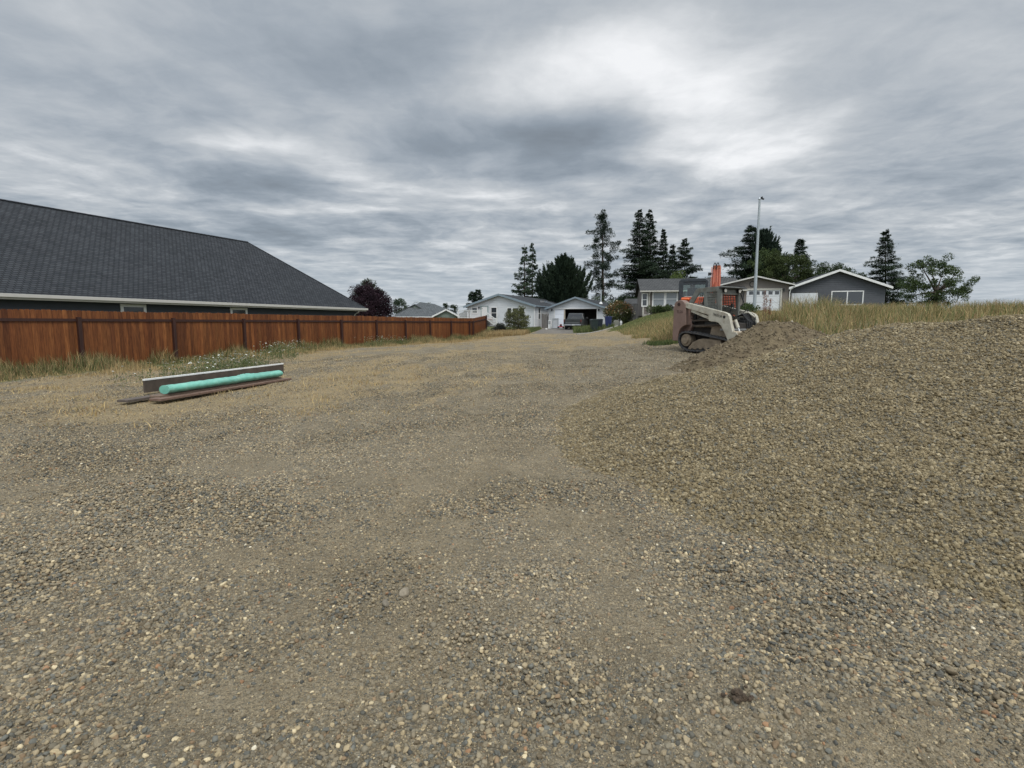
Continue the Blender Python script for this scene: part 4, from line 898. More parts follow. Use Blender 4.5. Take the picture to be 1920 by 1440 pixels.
for x, zt_ in ((0, 1.7), (L2, 2.24)):
    mb = MB(M); mb.box((x - .06, -.12, zB - .3), (x + .06, -.014, zt_)); mb.build('post', POSTM, fe)
# ------------------------------------------------------------------ tall pole
po_ = thing('light_pole', 'tall bare galvanised pole with small cap fitting before the garage', 'pole', (P(1414, 600, 35).x, 35, 1.9)); bpole = Vector((P(1414, 600, 35).x, 35.0, 0))
mb = MB(); top = P(1424.5, 373, 35); base = Vector((15.75, 35, 1.6)); mb.tube([base, base.lerp(top, .5), top], .115, 14, .062); mb.build('shaft', mat('galvanised_pole', (.36, .40, .415), .5, .1, 3, metal=.35, stretch=(1, 1, .3)), po_, smooth=True)
mb = MB(); mb.tube([top + Vector((-.02, 0, -.02)), top + Vector((0, 0, .1))], .09, 12, .03); mb.build('cap', mat('galvanised', ()), po_, smooth=True)
mb = MB(); mb.tube([top + Vector((.03, -.02, .02)), top + Vector((.12, -.04, .05))], .03, 8); mb.tube([top + Vector((.1, -.04, .12)), top + Vector((.14, -.05, 0.0)), top + Vector((.24, -.07, -.02))], .07, 10, .055); mb.build('sensor', mat('dark_metal', ()), po_, smooth=True)
def street_light(px, py, bx, by, Y, label):
    hd = P(px, py, Y); el = P(bx, by, Y); o = thing('street_lamp', label, 'street lamp', (el.x - .2, Y, .4), group='distant street lamps')
    m = mat('galvanised', ()); mb = MB(); mb.tube([(el.x - .25, Y, .3), (el.x - .2, Y, el.z - .4), el, el.lerp(hd, .55) + Vector((0, 0, .22)), hd], .06, 8); mb.build('pole', m, o, smooth=True)
    mb = MB(); mb.tube([hd - Vector((.3, 0, .02)), hd + Vector((.15, 0, .05)), hd + Vector((.5, 0, -.04))], .13, 8, .08); mb.build('lamp_head', m, o, smooth=True)
street_light(783, 565.8, 772.5, 571.5, 105, 'street lamp with curved arm above the grey hip roof, the left one')
street_light(868, 574.6, 857, 579.5, 135, 'street lamp with curved arm just left of the white house')
# ------------------------------------------------------------------ lettering
def text_mesh(s, size, depth=.002):
    cu = bpy.data.curves.new('lettering', 'FONT'); cu.body = s; cu.size = size; cu.extrude = depth; cu.align_x = 'CENTER'; cu.align_y = 'CENTER'; cu.resolution_u = 3
    ob = bpy.data.objects.new('tmp', cu); COL.objects.link(ob); dg = bpy.context.evaluated_depsgraph_get(); dg.update()
    me = bpy.data.meshes.new_from_object(ob.evaluated_get(dg)); bpy.data.objects.remove(ob); return me
def text_on(parent, M, s, x, y, z, size, m, rot=0.0, sx=1.0):
    """letters standing on the local plane y, facing -y"""
    me = text_mesh(s, size); me.materials.clear()
    T = world_of(parent).inverted() @ M @ Matrix.Translation((x, y, z)) @ Matrix.Rotation(rot, 4, 'Y') @ Matrix.Rotation(rad(90), 4, 'X') @ Matrix.Diagonal((sx, 1, 1, 1))
    me.transform(T); return link_mesh('lettering', me, m, parent)
def ngon_side(mb, pts, y0, y1): return mb.prism(pts, y0, y1)
# ------------------------------------------------------------------ compact track loader
LA = rad(-58); LO = np.array([5.55, 18.2]); ML_ = frame(LO, LA); LV = np.array([math.cos(LA + rad(90)), math.sin(LA + rad(90))])
def lp(px, py, y=0.0): return on_plane(px, py, LO + LV * y, LA)
def lps(pts, y=0.0): return [lp(a, b, y) for a, b in pts]
GZ = lp(1300, 658.5)[1]
ld = thing('track_loader', 'dusty cream and brown compact track loader facing the soil heap', 'track loader', (LO[0], LO[1], GZ), LA)
CREAMP = mat('worn_cream_paint', (.43, .405, .33), .55, .12, 5, dirt=(.20, .15, .10), dscale=4.5, damt=.55)
OLIVE = mat('worn_grey_paint', (.155, .16, .142), .6, .12, 6, dirt=(.10, .085, .06), dscale=5, damt=.6)
RUSTB = mat('faded_brown_paint', (.20, .13, .105), .6, .1, 4, dirt=(.13, .085, .06), dscale=3, damt=.5)
MUD = mat('dried_mud_metal', (.21, .165, .115), .9, .25, 7, dirt=(.10, .075, .05), dscale=6, damt=.6, bump=.5, bscale=25)
RUB = mat('dusty_rubber', (.045, .046, .048), .85, .3, 12, dirt=(.12, .10, .08), dscale=9, damt=.5)
BLK = mat('black_machine_parts', (.014, .014, .014), .6, .2, 8)
CHR = mat('cylinder_rod', (.55, .55, .53), .25, .05, metal=.9)
def loop_path(pts, n):
    P_ = [np.array(p) for p in pts] + [np.array(pts[0])]
    # Chaikin rounding
    for _ in range(2):
        Q = []
        for a, b in zip(P_[:-1], P_[1:]): Q += [a * .75 + b * .25, a * .25 + b * .75]
        P_ = Q + [Q[0]]
    P_ = np.array(P_); d = np.r_[0, np.cumsum(np.linalg.norm(np.diff(P_, axis=0), axis=1))]; t = np.linspace(0, d[-1], n + 1)[:-1]
    return np.stack([np.interp(t, d, P_[:, 0]), np.interp(t, d, P_[:, 1])], 1)
def belt(mb, path, y0, y1, th=.04, lug=.028):
    c = path.mean(0); n = len(path); tan = np.roll(path, -1, 0) - np.roll(path, 1, 0); nr = np.stack([tan[:, 1], -tan[:, 0]], 1); nr /= np.linalg.norm(nr, axis=1)[:, None]
    sg = np.sign(((path - c) * nr).sum(1)); nr *= np.sign(sg.sum())
    out = path; inn = path - nr * th; vs = []; fs = []
    for i in range(n): vs += [(out[i][0], y0, out[i][1]), (out[i][0], y1, out[i][1]), (inn[i][0], y1, inn[i][1]), (inn[i][0], y0, inn[i][1])]
    for i in range(n):
        a, b = i * 4, ((i + 1) % n) * 4
        for k in range(4): fs.append((a + k, b + k, b + (k + 1) % 4, a + (k + 1) % 4))
    mb.add(vs, fs)
    for i in range(0, n, 2):
        p = path[i]; t = tan[i] / np.linalg.norm(tan[i]) * .022; q = nr[i] * lug
        mb.add([(p[0] - t[0], y0 + .01, p[1] - t[1]), (p[0] + t[0], y0 + .01, p[1] + t[1]), (p[0] + t[0] + q[0], y0 + .015, p[1] + t[1] + q[1]), (p[0] - t[0] + q[0], y0 + .015, p[1] - t[1] + q[1]),
                (p[0] - t[0], y1 - .01, p[1] - t[1]), (p[0] + t[0], y1 - .01, p[1] + t[1]), (p[0] + t[0] + q[0], y1 - .015, p[1] + t[1] + q[1]), (p[0] - t[0] + q[0], y1 - .015, p[1] - t[1] + q[1])],
               [(0, 1, 2, 3), (7, 6, 5, 4), (0, 3, 7, 4), (1, 5, 6, 2), (3, 2, 6, 7)])
tr_px = [(1270.5, 638), (1273, 627), (1280, 622), (1287, 621.8), (1303, 624), (1330, 629.5), (1352, 634), (1364, 637), (1371, 644), (1371, 655), (1364, 663), (1335, 660.6), (1310, 659.2), (1288, 658.2), (1280, 654), (1273.5, 647)]
tpath = loop_path(lps(tr_px), 74)
for k, y0 in enumerate((0.0, 1.12)):
    tk = MB(ML_); belt(tk, tpath, y0, y0 + .34); to = tk.build('track', RUB, ld)
    f = MB(ML_); ngon_side(f, lps([(1287.5, 653.5), (1296, 642), (1307, 636.5), (1316, 634.8), (1349, 638), (1350.5, 652.5), (1345, 656.2), (1289, 655.2)]), y0 + .05, y0 + .29); f.build('track_frame', MUD, to, bevel=.015)
    f = MB(ML_); c = lp(1284.6, 637.5); f.disc((c[0], y0 + .17, c[1]), (0, 1, 0), .205, .26, 22); f.disc((c[0], y0 + .02, c[1]), (0, 1, 0), .12, .06, 16); f.build('sprocket', MUD, to, smooth=True)
    f = MB(ML_); c = lp(1360.5, 650); f.disc((c[0], y0 + .17, c[1]), (0, 1, 0), .17, .2, 20); f.build('idler', MUD, to, smooth=True)
    for px in (1296, 1306, 1316, 1326, 1336, 1346):
        c = lp(px, 656.8); f = MB(ML_); f.disc((c[0], y0 + .17, c[1] + .03), (0, 1, 0), .055, .24, 12); f.build('roller', BLK, to, smooth=True)
# chassis between the tracks and engine compartment
mb = MB(ML_); ngon_side(mb, lps([(1272, 642), (1274, 600), (1288, 590), (1330, 601), (1362, 606), (1366, 640), (1350, 650), (1290, 650)]), .36, 1.1); mb.build('chassis', mat('shaded_dirty_chassis', (.022, .018, .014), .9, .3, 6, dirt=(.05, .04, .03), dscale=5, damt=.6), ld, bevel=.02)  # near-black brown holds the shade below the arm; dirt patches on top
mb = MB(ML_); ngon_side(mb, lps([(1326, 612), (1352, 609), (1364, 641), (1320, 640)]), .22, .36); mb.build('side_plate', MUD, ld, bevel=.01)
mb = MB(ML_); a = lp(1290, 611); b = lp(1346, 609); mb.bar((a[0], .2, a[1]), (b[0], .2, b[1]), .06, .05); a = lp(1290, 601); b = lp(1326, 600); mb.bar((a[0], .24, a[1]), (b[0], .24, b[1]), .05, .05); mb.build('side_rail', mat('shaded_muddy_metal', (.07, .055, .042), .9, .3, 6), ld)  # mud tone darkened, the shade under the arm is in the colour
# ribbed engine side grille seen under the arm
mb = MB(ML_); s0, z1_ = lp(1297, 585); s1, z0_ = lp(1327, 599)
for i in range(14): x = s0 + (s1 - s0) * i / 13; mb.box((x - .012, .3, z0_ - .05), (x + .012, .34, z1_ - (i / 13) * .12))
mb.build('engine_grille', mat('shaded_muddy_metal', ()), ld)
# rear towers
tw = [(1266, 569), (1269, 565.3), (1273, 563.2), (1277, 562.6), (1281, 563.8), (1284.5, 567), (1286, 571), (1286.5, 609.5), (1281.5, 612), (1277, 616), (1273.5, 621.5), (1271.5, 629), (1270.7, 639), (1261.7, 638.7), (1262, 622), (1263.4, 600), (1264, 577)]
for k, (y0, y1) in enumerate(((-.03, .22), (1.24, 1.49))):
    mb = MB(ML_); ngon_side(mb, lps(tw), y0, y1); tt = mb.build('tower', RUSTB, ld, bevel=.02)
    c = lp(1274.5, 570.7); mb = MB(ML_); yy = y0 - .006 if k == 0 else y1 + .006; mb.disc((c[0], yy, c[1]), (0, 1, 0), .062, .03, 6); mb.build('pivot_bolt', mat('rusted_bolt', (.035, .015, .012), .7, .2), tt)
    if k == 0:
        c = lp(1275.9, 584.9); text_on(tt, ML_, 'TL26', c[0], -.033, c[1], .135, mat('faded_dark_lettering', (.055, .03, .025), .7, .1), sx=.9)
mb = MB(ML_); ngon_side(mb, lps([(1264, 577), (1272, 571), (1285, 578), (1289, 612), (1275, 640), (1263.5, 638)]), .225, 1.235); mb.build('engine_hood', RUSTB, ld, bevel=.04)
# lift arms
arm = [(1285.3, 567.6), (1290, 567.8), (1331.5, 578.4), (1351.2, 583.4), (1359, 585.6), (1364.5, 588), (1367.4, 592.5), (1370.9, 609.7), (1374.6, 623.7), (1376.5, 634), (1374, 641), (1365.3, 641), (1360.6, 629.3), (1356, 619), (1351.5, 610.5), (1346.5, 605), (1340, 603.2), (1334.3, 603.1), (1328.7, 601.5), (1327.8, 590.5), (1285.6, 577.3)]
for k, y0 in enumerate((-.01, 1.34)):
    mb = MB(ML_); ngon_side(mb, lps(arm), y0, y0 + .13); ao = mb.build('lift_arm', CREAMP, ld, bevel=.016)
    if k == 0:
        c0 = lp(1336.5, 588.6); c1 = lp(1354.5, 594.4); cm = ((c0[0] + c1[0]) / 2, (c0[1] + c1[1]) / 2); an = math.atan2(c1[1] - c0[1], c1[0] - c0[0])
        text_on(ao, ML_, 'TAKEUCHI', cm[0], y0 - .004, cm[1], .115, mat('black_lettering', (.02, .02, .018), .6), rot=-an, sx=.62)
        c = lp(1358.5, 594.2); mb = MB(ML_); mb.disc((c[0], y0 - .01, c[1]), (0, 1, 0), .042, .03, 14); mb.build('pivot_pin', BLK, ao, smooth=True)
    mb = MB(ML_); a = lp(1295, 582.3); b = lp(1329, 596.6); mb.bar((a[0], y0 + .06, a[1]), (b[0], y0 + .06, b[1]), .05, .085); mb.build('lower_link', CREAMP, ld)
    mb = MB(ML_); a = lp(1371.3, 600); b = lp(1377, 615); c = lp(1382, 630); yy = y0 + (.2 if k == 0 else -.08)
    mb.tube([(a[0], yy, a[1]), (b[0], yy, b[1])], .05, 12); cy = mb.build('tilt_cylinder', CREAMP, ld, smooth=True)
    mb = MB(ML_); mb.tube([(b[0], yy, b[1]), (c[0], yy, c[1])], .028, 10); mb.build('rod', CHR, cy, smooth=True)
# lift cylinder, hoses
mb = MB(ML_); a = lp(1289, 604); b = lp(1324, 592); mb.tube([(a[0], .26, a[1]), (b[0], .26, b[1])], .045, 10); mb.build('lift_cylinder', BLK, ld, smooth=True)
for k, pts in enumerate((((1288, 583), (1293, 590), (1299, 589), (1300, 583), (1296, 580)), ((1289, 580), (1292, 596), (1303, 597), (1304, 586)))):
    mb = MB(ML_); mb.tube([(*[lp(a, b, .25)[0]], .25, lp(a, b, .25)[1]) for a, b in pts], .014, 6); mb.build('hose', mat('worn_hose', (.07, .06, .05), .6) if k == 0 else BLK, ld, smooth=True)
c = lp(1292, 582); mb = MB(ML_); mb.disc((c[0], .27, c[1]), (0, 1, 0), .05, .08, 10); mb.build('filter_cap', mat('dull_red', (.16, .045, .035), .6), ld, smooth=True)
# cab (sides at y=.24 and 1.2)
YC0, YC1 = .24, 1.2
roofpx = [(1304.5, 543), (1309, 540.6), (1330, 538.4), (1351, 536.2), (1351.6, 546), (1344, 546.5), (1322, 547.8), (1311.5, 548.5), (1302, 548)]
for k, (y0, y1) in enumerate(((YC0, YC0 + .045), (YC1 - .045, YC1))):
    mb = MB(ML_)
    for poly in (roofpx, [(1290.5, 568), (1302, 547.9), (1311.5, 548.4), (1299.5, 569)], [(1319.5, 547.9), (1325, 547.6), (1327, 580), (1320, 578)] if k == 0 else [(1308, 548), (1312, 547.9), (1314, 580), (1310, 578)], [(1344.3, 546.4), (1351.6, 545.9), (1352.4, 584), (1345.6, 582)], [(1299.5, 569), (1303.2, 568), (1320, 573), (1320, 578), (1300, 572)]):
        ngon_side(mb, lps(poly, YC0), y0, y1)
    sd = mb.build('cab_side', OLIVE, ld, bevel=.006)
    mb = MB(ML_); A_, B_, C_, D_ = [np.array(lp(a, b, YC0)) for a, b in ((1325 if k == 0 else 1312, 547.4), (1344.5, 546.6), (1346, 582), (1327 if k == 0 else 1314, 580))]; ym = (y0 + y1) / 2
    NC, NR = 7, 11
    for i in range(NC + 1): t = i / NC; p = A_ * (1 - t) + B_ * t; q = D_ * (1 - t) + C_ * t; mb.bar((p[0], ym, p[1]), (q[0], ym, q[1]), .028, .012)
    for j in range(NR + 1): t = j / NR; p = A_ * (1 - t) + D_ * t; q = B_ * (1 - t) + C_ * t; mb.bar((p[0], ym - .002, p[1]), (q[0], ym - .002, q[1]), .012, .026)
    mb.build('side_screen', OLIVE, sd)
R0 = lp(1304.5, 543, YC0); R1_ = lp(1309, 540.6, YC0); R2_ = lp(1351, 536.2, YC0); zr_ = R2_[1]
mb = MB(ML_); ngon_side(mb, [R0, R1_, R2_, (R2_[0], R2_[1] - .06), (R1_[0], R1_[1] - .06), (R0[0] + .02, R0[1] - .06)], YC0 + .046, YC1 - .046); mb.build('cab_roof', OLIVE, ld, bevel=.01)
fx = R2_[0]
mb = MB(ML_); ngon_side(mb, [(fx - .02, zr_ - .01), (fx + .17, zr_ - .035), (fx + .17, zr_ - .06), (fx - .02, zr_ - .1)], YC0 - .04, YC1 + .04); vi = mb.build('visor', mat('dark_visor', (.05, .05, .045), .5, .2), ld, bevel=.008)
for yy in (YC0 + .12, YC1 - .12):
    mb = MB(ML_); mb.tube([(fx + .0, yy, zr_ - .14), (fx + .1, yy, zr_ - .14)], .055, 12, .065); hl = mb.build('work_light', BLK, ld, smooth=True)
    mb = MB(ML_); mb.disc((fx + .105, yy, zr_ - .14), (1, 0, 0), .058, .012, 12); mb.build('lens', mat('lamp_lens', (.45, .42, .36), .2), hl, smooth=True)
mb = MB(ML_); mb.box((fx - .03, YC0 + .045, zr_ - .26), (fx + .01, YC1 - .045, zr_ - .10)); mb.build('front_header', OLIVE, ld, bevel=.01)
zc0 = lp(1352.4, 590, YC0)[1]; zfl = zc0 - .38
for yy in (YC0 + .02, YC1 - .06):
    mb = MB(ML_); mb.bar((fx, yy + .02, zr_ - .1), (fx + .02, yy + .02, zc0), .06, .06); mb.bar((fx + .02, yy + .02, zc0 + .01), (fx + .12, yy + .02, zfl), .06, .06); mb.build('front_post', OLIVE, ld)
mb = MB(ML_); mb.bar((fx + .08, YC1 - .03, zr_ - .2), (fx + .2, YC1 - .03, zr_ - .5), .03); mb.tube([(fx + .05, YC1 + .06, zr_ - .08), (fx + .1, YC1 + .08, zr_ - .2), (fx + .1, YC1 + .08, zr_ - .55), (fx + .05, YC1 + .05, zr_ - .62)], .016, 6); mb.build('grab_handle', BLK, ld, smooth=True)
mb = MB(ML_); mb.box((fx - .95, YC0 + .05, zfl - .02), (fx + .14, YC1 - .05, zfl + .03)); mb.box((fx + .11, YC0 + .05, zfl), (fx + .15, YC1 - .05, zfl + .2)); mb.build('cab_floor', MUD, ld)
mb = MB(ML_); mb.box((fx - 1.02, YC0 + .06, zfl + .03), (fx - .96, YC1 - .06, zfl + .62)); mb.build('shade_backing', BLK, ld)  # black sheet added behind the seat so the cab inside looks dark
mb = MB(ML_); mb.box((fx - .75, YC0 + .22, zfl + .15), (fx - .25, YC1 - .22, zfl + .42)); mb.box((fx - .85, YC0 + .24, zfl + .4), (fx - .7, YC1 - .24, zfl + .98)); mb.build('seat', BLK, ld, bevel=.04)
for yy in (YC0 + .13, YC1 - .13):
    mb = MB(ML_); mb.bar((fx - .5, yy, zfl + .03), (fx - .12, yy, zfl + .03), .12, .06); mb.box((fx - .6, yy - .07, zfl + .03), (fx - .14, yy + .07, zfl + .48)); cn = mb.build('side_console', mat('dark_console', (.035, .035, .03), .7, .2), ld, bevel=.02)
    mb = MB(ML_); mb.tube([(fx - .2, yy, zfl + .48), (fx - .16, yy, zfl + .66)], .018, 8); mb.tube([(fx - .16, yy, zfl + .64), (fx - .15, yy, zfl + .76)], .032, 8); mb.build('joystick', BLK, cn, smooth=True)
mb = MB(ML_)
for i in range(9): y = YC0 + .08 + i * (YC1 - YC0 - .16) / 8; mb.bar((fx - .98, y, zfl + .4), (fx - .78, y, zr_ - .12), .014)
for j in range(7): t = j / 6; x = fx - .98 + .2 * t; z = zfl + .4 + (zr_ - .12 - zfl - .4) * t; mb.bar((x, YC0 + .06, z), (x, YC1 - .06, z), .014)
mb.build('rear_screen', OLIVE, ld)
# bucket and quick coupler low in front
bx = lp(1374, 630)[0]; bz = GZ + .02
prof = [(bx + .05, bz + .62), (bx + .1, bz + .66), (bx + .16, bz + .62), (bx + .14, bz + .3), (bx + .22, bz + .1), (bx + .42, bz + .04), (bx + .72, bz + .02), (bx + .72, bz), (bx + .2, bz), (bx + .06, bz + .14), (bx + .03, bz + .35)]
mb = MB(ML_); ngon_side(mb, prof, -.12, 1.6); bu = mb.build('bucket', mat('tan_bucket', (.33, .27, .19), .6, .2, 4, dirt=(.14, .10, .07), dscale=4, damt=.6), ld, bevel=.01)
for yy in (-.14, 1.58):
    mb = MB(ML_); ngon_side(mb, [(bx + .05, bz + .64), (bx + .2, bz + .62), (bx + .72, bz + .06), (bx + .72, bz), (bx + .05, bz)], yy, yy + .03); mb.build('bucket_side', CREAMP, bu)
mb = MB(ML_); mb.box((bx - .03, .12, bz + .2), (bx + .05, 1.36, bz + .58)); mb.build('coupler', BLK, ld, bevel=.02)
mb = MB(ML_); mb.box((fx + .12, YC0 - .1, zfl - .12), (fx + .5, YC1 + .1, zfl - .06)); mb.build('step_plate', mat('grey_step', (.20, .20, .19), .6, .2, 6), ld, bevel=.01)
for k in range(4):
    mb = MB(ML_); y = 1.2 + k * .05; z = zfl + .1 * k; mb.tube([(fx + .1, y - .05, zfl + .35), (fx + .3, y + .02, zfl + .55 - .05 * k), (fx + .52, y + .08, zfl + .3), (fx + .55, y + .1, zfl - .05), (fx + .45, y, zfl - .2)], .017, 6); mb.build('hose', BLK, ld, smooth=True)
mb = MB(ML_); mb.box((fx + .16, .95, zfl - .05), (fx + .42, 1.3, zfl + .22)); mb.box((fx + .2, 1.0, zfl + .22), (fx + .34, 1.26, zfl + .3)); mb.build('valve_block', BLK, ld, bevel=.02)
for k in range(5):
    mb = MB(ML_); y = .9 + k * .085; mb.tube([(fx + .14, y, zfl + .3 + .02 * k), (fx + .32, y + .05, zfl + .42), (fx + .5, y + .1, zfl + .2 - .03 * k), (fx + .5, y + .06, zfl - .1), (fx + .36, y, zfl - .24)], .02, 6); mb.build('hose', BLK, ld, smooth=True)
mb = MB(ML_); mb.tube([(fx + .12, 1.1, zfl + .38), (fx + .4, 1.15, zfl + .46), (fx + .6, 1.2, zfl + .3)], .03, 8); mb.build('handle_bar', CREAMP, ld, smooth=True)
# ------------------------------------------------------------------ excavator behind it
XA = rad(-20); XO = np.array([P(1274, 600, 21.4).x, 21.4]); MX = frame(XO, XA); xg = gh(XO[0] + 1, XO[1])
XV = np.array([math.cos(XA + rad(90)), math.sin(XA + rad(90))])
def xp(px, py, y=0.0): return on_plane(px, py, XO + XV * y, XA)
ex = thing('excavator', 'orange excavator with dark cab and boom raised upright behind the loader', 'excavator', (XO[0], XO[1], xg), XA)
ORA = mat('orange_paint', (.36, .062, .022), .45, .12, 4, dirt=(.24, .10, .05), dscale=4, damt=.45)
DKB = mat('dark_cab_paint', (.018, .024, .030), .4, .15, 4, dirt=(.05, .05, .05), dscale=5, damt=.4)
XW = 2.2
for x0 in (.02, XW - .42):
    pth = loop_path([(.25, xg + .0), (.0, xg + .25), (.1, xg + .55), (.5, xg + .62), (2.4, xg + .62), (2.85, xg + .5), (2.9, xg + .2), (2.6, xg)], 60)
    tk = MB(MX @ Matrix.Translation((x0 + .4, 0.2, 0)) @ Matrix.Rotation(rad(90), 4, 'Z')); belt(tk, pth, 0, .4); to = tk.build('track', RUB, ex)
    mb = MB(MX); mb.box((x0 + .08, .6, xg + .15), (x0 + .34, 2.7, xg + .48)); mb.build('track_frame', BLK, to, bevel=.03)
mb = MB(MX); mb.box((.5, .9, xg + .3), (XW - .5, 2.4, xg + .62)); mb.disc((XW / 2, 1.6, xg + .7), (0, 0, 1), .5, .2, 20); mb.build('undercarriage', BLK, ex, bevel=.02)
mb = MB(MX); mb.box((.05, .35, xg + .8), (XW - .05, 2.9, xg + 1.0)); mb.build('platform', BLK, ex, bevel=.02)
cwp = [(.0 + .02, .55), (.02, .25), (.12, .08), (.4, -.02), (XW - .4, -.02), (XW - .12, .08), (XW - .02, .25), (XW - .02, .55)]
ztc = xp(1285, 557)[1]
def vprism(mb, prof, z0, z1):
    n = len(prof); vs = [(x, y, z0) for x, y in prof] + [(x, y, z1) for x, y in prof]
    return mb.add(vs, [tuple(range(n)), tuple(range(2 * n - 1, n - 1, -1))] + [((i + 1) % n, i, n + i, n + (i + 1) % n) for i in range(n)])
mb = MB(MX); vprism(mb, cwp, xg + .85, ztc); cw = mb.build('counterweight', ORA, ex, bevel=.05)
mb = MB(MX); mb.box((.15, .02, ztc + .004), (XW - .3, .5, ztc + .035)); mb.build('trim_strip', mat('pale_dust_strip', (.34, .33, .30), .8), ex)
mb = MB(MX); mb.box((1.22, .1, ztc + .036), (XW - .08, 1.8, ztc + .30)); mb.build('engine_cover', mat('orange_paint', ()), ex, bevel=.04)
mb = MB(MX)
for i in range(7): mb.box((1.35, .092, ztc + .07 + i * .028), (2.1, .101, ztc + .083 + i * .028))
mb.build('vent_louvre', BLK, ex)
mb = MB(MX); mb.box((.2, -.028, xg + 1.15), (XW - .2, -.022, xg + 1.35)); mb.build('rear_band', BLK, cw)
# cab: pillars, roof, panes
cx0, czt = xp(1273.3, 523, .45); cx1, _ = xp(1328, 523, .45); cz0 = xp(1290, 556, .45)[1]; cy0, cy1 = .45, 1.95
cb = []
mb = MB(MX); rr_ = .1
mb.prism([(cx0 + rr_, czt), (cx1 - rr_, czt), (cx1, czt - rr_), (cx1, czt - .13), (cx0, czt - .13), (cx0, czt - rr_)], cy0, cy1); mb.build('cab_roof', DKB, ex, bevel=.03)
for (x, y, w_) in ((cx0, cy0, .17), (cx1 - .10, cy0, .10), (cx0, cy1 - .08, .08), (cx1 - .08, cy1 - .08, .08)):
    mb = MB(MX); mb.box((x, y, cz0 - .5), (x + w_, y + .1, czt - .132)); mb.build('cab_pillar', DKB, ex, bevel=.01)
mb = MB(MX); mb.box((cx0 + .171, cy0 + .01, cz0 - .5), (cx1 - .101, cy0 + .09, cz0 + .0)); mb.box((cx0 + .01, cy0 + .102, cz0 - .5), (cx0 + .06, cy1 - .082, cz0)); mb.box((cx0 + .172, cy0 + .02, czt - .24), (cx1 - .102, cy0 + .08, czt - .134)); mb.build('cab_panel', DKB, ex)
TG = bpy.data.materials.new('tinted_glass'); TG.use_nodes = True; t_ = TG.node_tree; N_ = NT(t_)
gl = N_.n('ShaderNodeBsdfGlossy', ins={'Roughness': .05}); tp = N_.n('ShaderNodeBsdfTransparent', ins={0: (.66, .80, .77, 1)}); fz = N_.n('ShaderNodeFresnel', ins={0: 1.5}); mxs = N_.n('ShaderNodeMixShader', ins={0: N_.m('ADD', fz.outputs[0], .05), 1: tp.outputs[0], 2: gl.outputs[0]}); t_.links.new(mxs.outputs[0], t_.nodes['Material Output'].inputs[0])
mb = MB(MX); mb.quad((cx0 + .16, cy0 + .05, cz0), (cx1 - .09, cy0 + .05, cz0), (cx1 - .09, cy0 + .05, czt - .2), (cx0 + .16, cy0 + .05, czt - .2)); mb.build('rear_window', TG, ex)
mb = MB(MX); mb.quad((cx0 + .03, cy0 + .1, cz0), (cx0 + .03, cy1 - .08, cz0), (cx0 + .03, cy1 - .08, czt - .13), (cx0 + .03, cy0 + .1, czt - .13)); mb.build('side_window', TG, ex)
mb = MB(MX); mb.quad((cx1 - .03, cy0 + .1, cz0), (cx1 - .03, cy1 - .08, cz0), (cx1 - .03, cy1 - .08, czt - .13), (cx1 - .03, cy0 + .1, czt - .13)); mb.build('side_window', TG, ex)
mb = MB(MX); mb.quad((cx0 + .08, cy1 - .04, cz0), (cx1 - .08, cy1 - .04, cz0), (cx1 - .08, cy1 - .04, czt - .13), (cx0 + .08, cy1 - .04, czt - .13)); mb.build('windscreen', TG, ex)
mb = MB(MX); mb.box((cx0 + .3, .85, cz0 - .3), (cx0 + .75, 1.3, cz0 - .1)); mb.box((cx0 + .32, .75, cz0 - .15), (cx0 + .72, .87, cz0 + .36)); mb.box((cx0 + .42, .77, cz0 + .37), (cx0 + .62, .85, cz0 + .52)); mb.build('seat', BLK, ex, bevel=.03)
mb = MB(MX); a, b = xp(1277, 561.5, 0)[0], xp(1293, 561, 0)[0]; mb.box((a, -.1, ztc - .14), (b, .1, ztc - .02)); mb.build('light_housing', mat('bright_orange', (.62, .12, .03), .35, .05), cw, bevel=.05)
# boom seen end on, arm folded beyond it
YB = 2.75
a = xp(1336, 500, YB); b = xp(1352.5, 500, YB); tz_ = xp(1344, 497, YB)[1]; bxc = (a[0] + b[0]) / 2; bw = b[0] - a[0]
mb = MB(MX @ Matrix.Translation((bxc - bw / 2, 0, 0)) @ Matrix.Rotation(rad(90), 4, 'Z') @ Matrix.Scale(-1, 4, (0, 1, 0)))
bp_ = [(YB - .15, xg + 1.0), (YB + .35, xg + 1.0), (YB + .45, xg + 2.0), (YB + .6, tz_ - .15), (YB + .5, tz_ - .02), (YB + .3, tz_ - .05), (YB + .05, xg + 2.2)]
mb.prism(bp_, 0, bw); bm_ = mb.build('boom', ORA, ex, bevel=.02)
mb = MB(MX)
for dx in (-.27, -.14, .05, .17): mb.tube([(bxc + dx * bw / .45, YB - .2, xg + 1.1), (bxc + dx * bw / .45, YB - .02, xg + 2.2), (bxc + dx * bw / .45, YB + .24, tz_ - .06)], .015, 6)
mb.build('hydraulic_pipes', mat('pale_orange_pipe', (.48, .17, .10), .4), bm_, smooth=True)
for (dx, r_) in ((-.06, .05), (.0, .0)):
    if r_:
        mb = MB(MX); mb.tube([(bxc - .02, YB - .3, xg + 1.0), (bxc - .02, YB - .06, tz_ - .75)], .06, 12); mb.build('boom_cylinder', ORA, ex, smooth=True)
for dx in (-.08, .04):
    mb = MB(MX); cx = bxc + dx; mb.tube([(cx - .045, YB + .22, tz_ - .15), (cx - .045, YB + .22, tz_ + .03), (cx - .02, YB + .24, tz_ + .12), (cx + .02, YB + .26, tz_ + .12), (cx + .045, YB + .28, tz_ + .03), (cx + .045, YB + .3, tz_ - .1)], .02, 6); mb.build('hose', BLK, bm_, smooth=True)
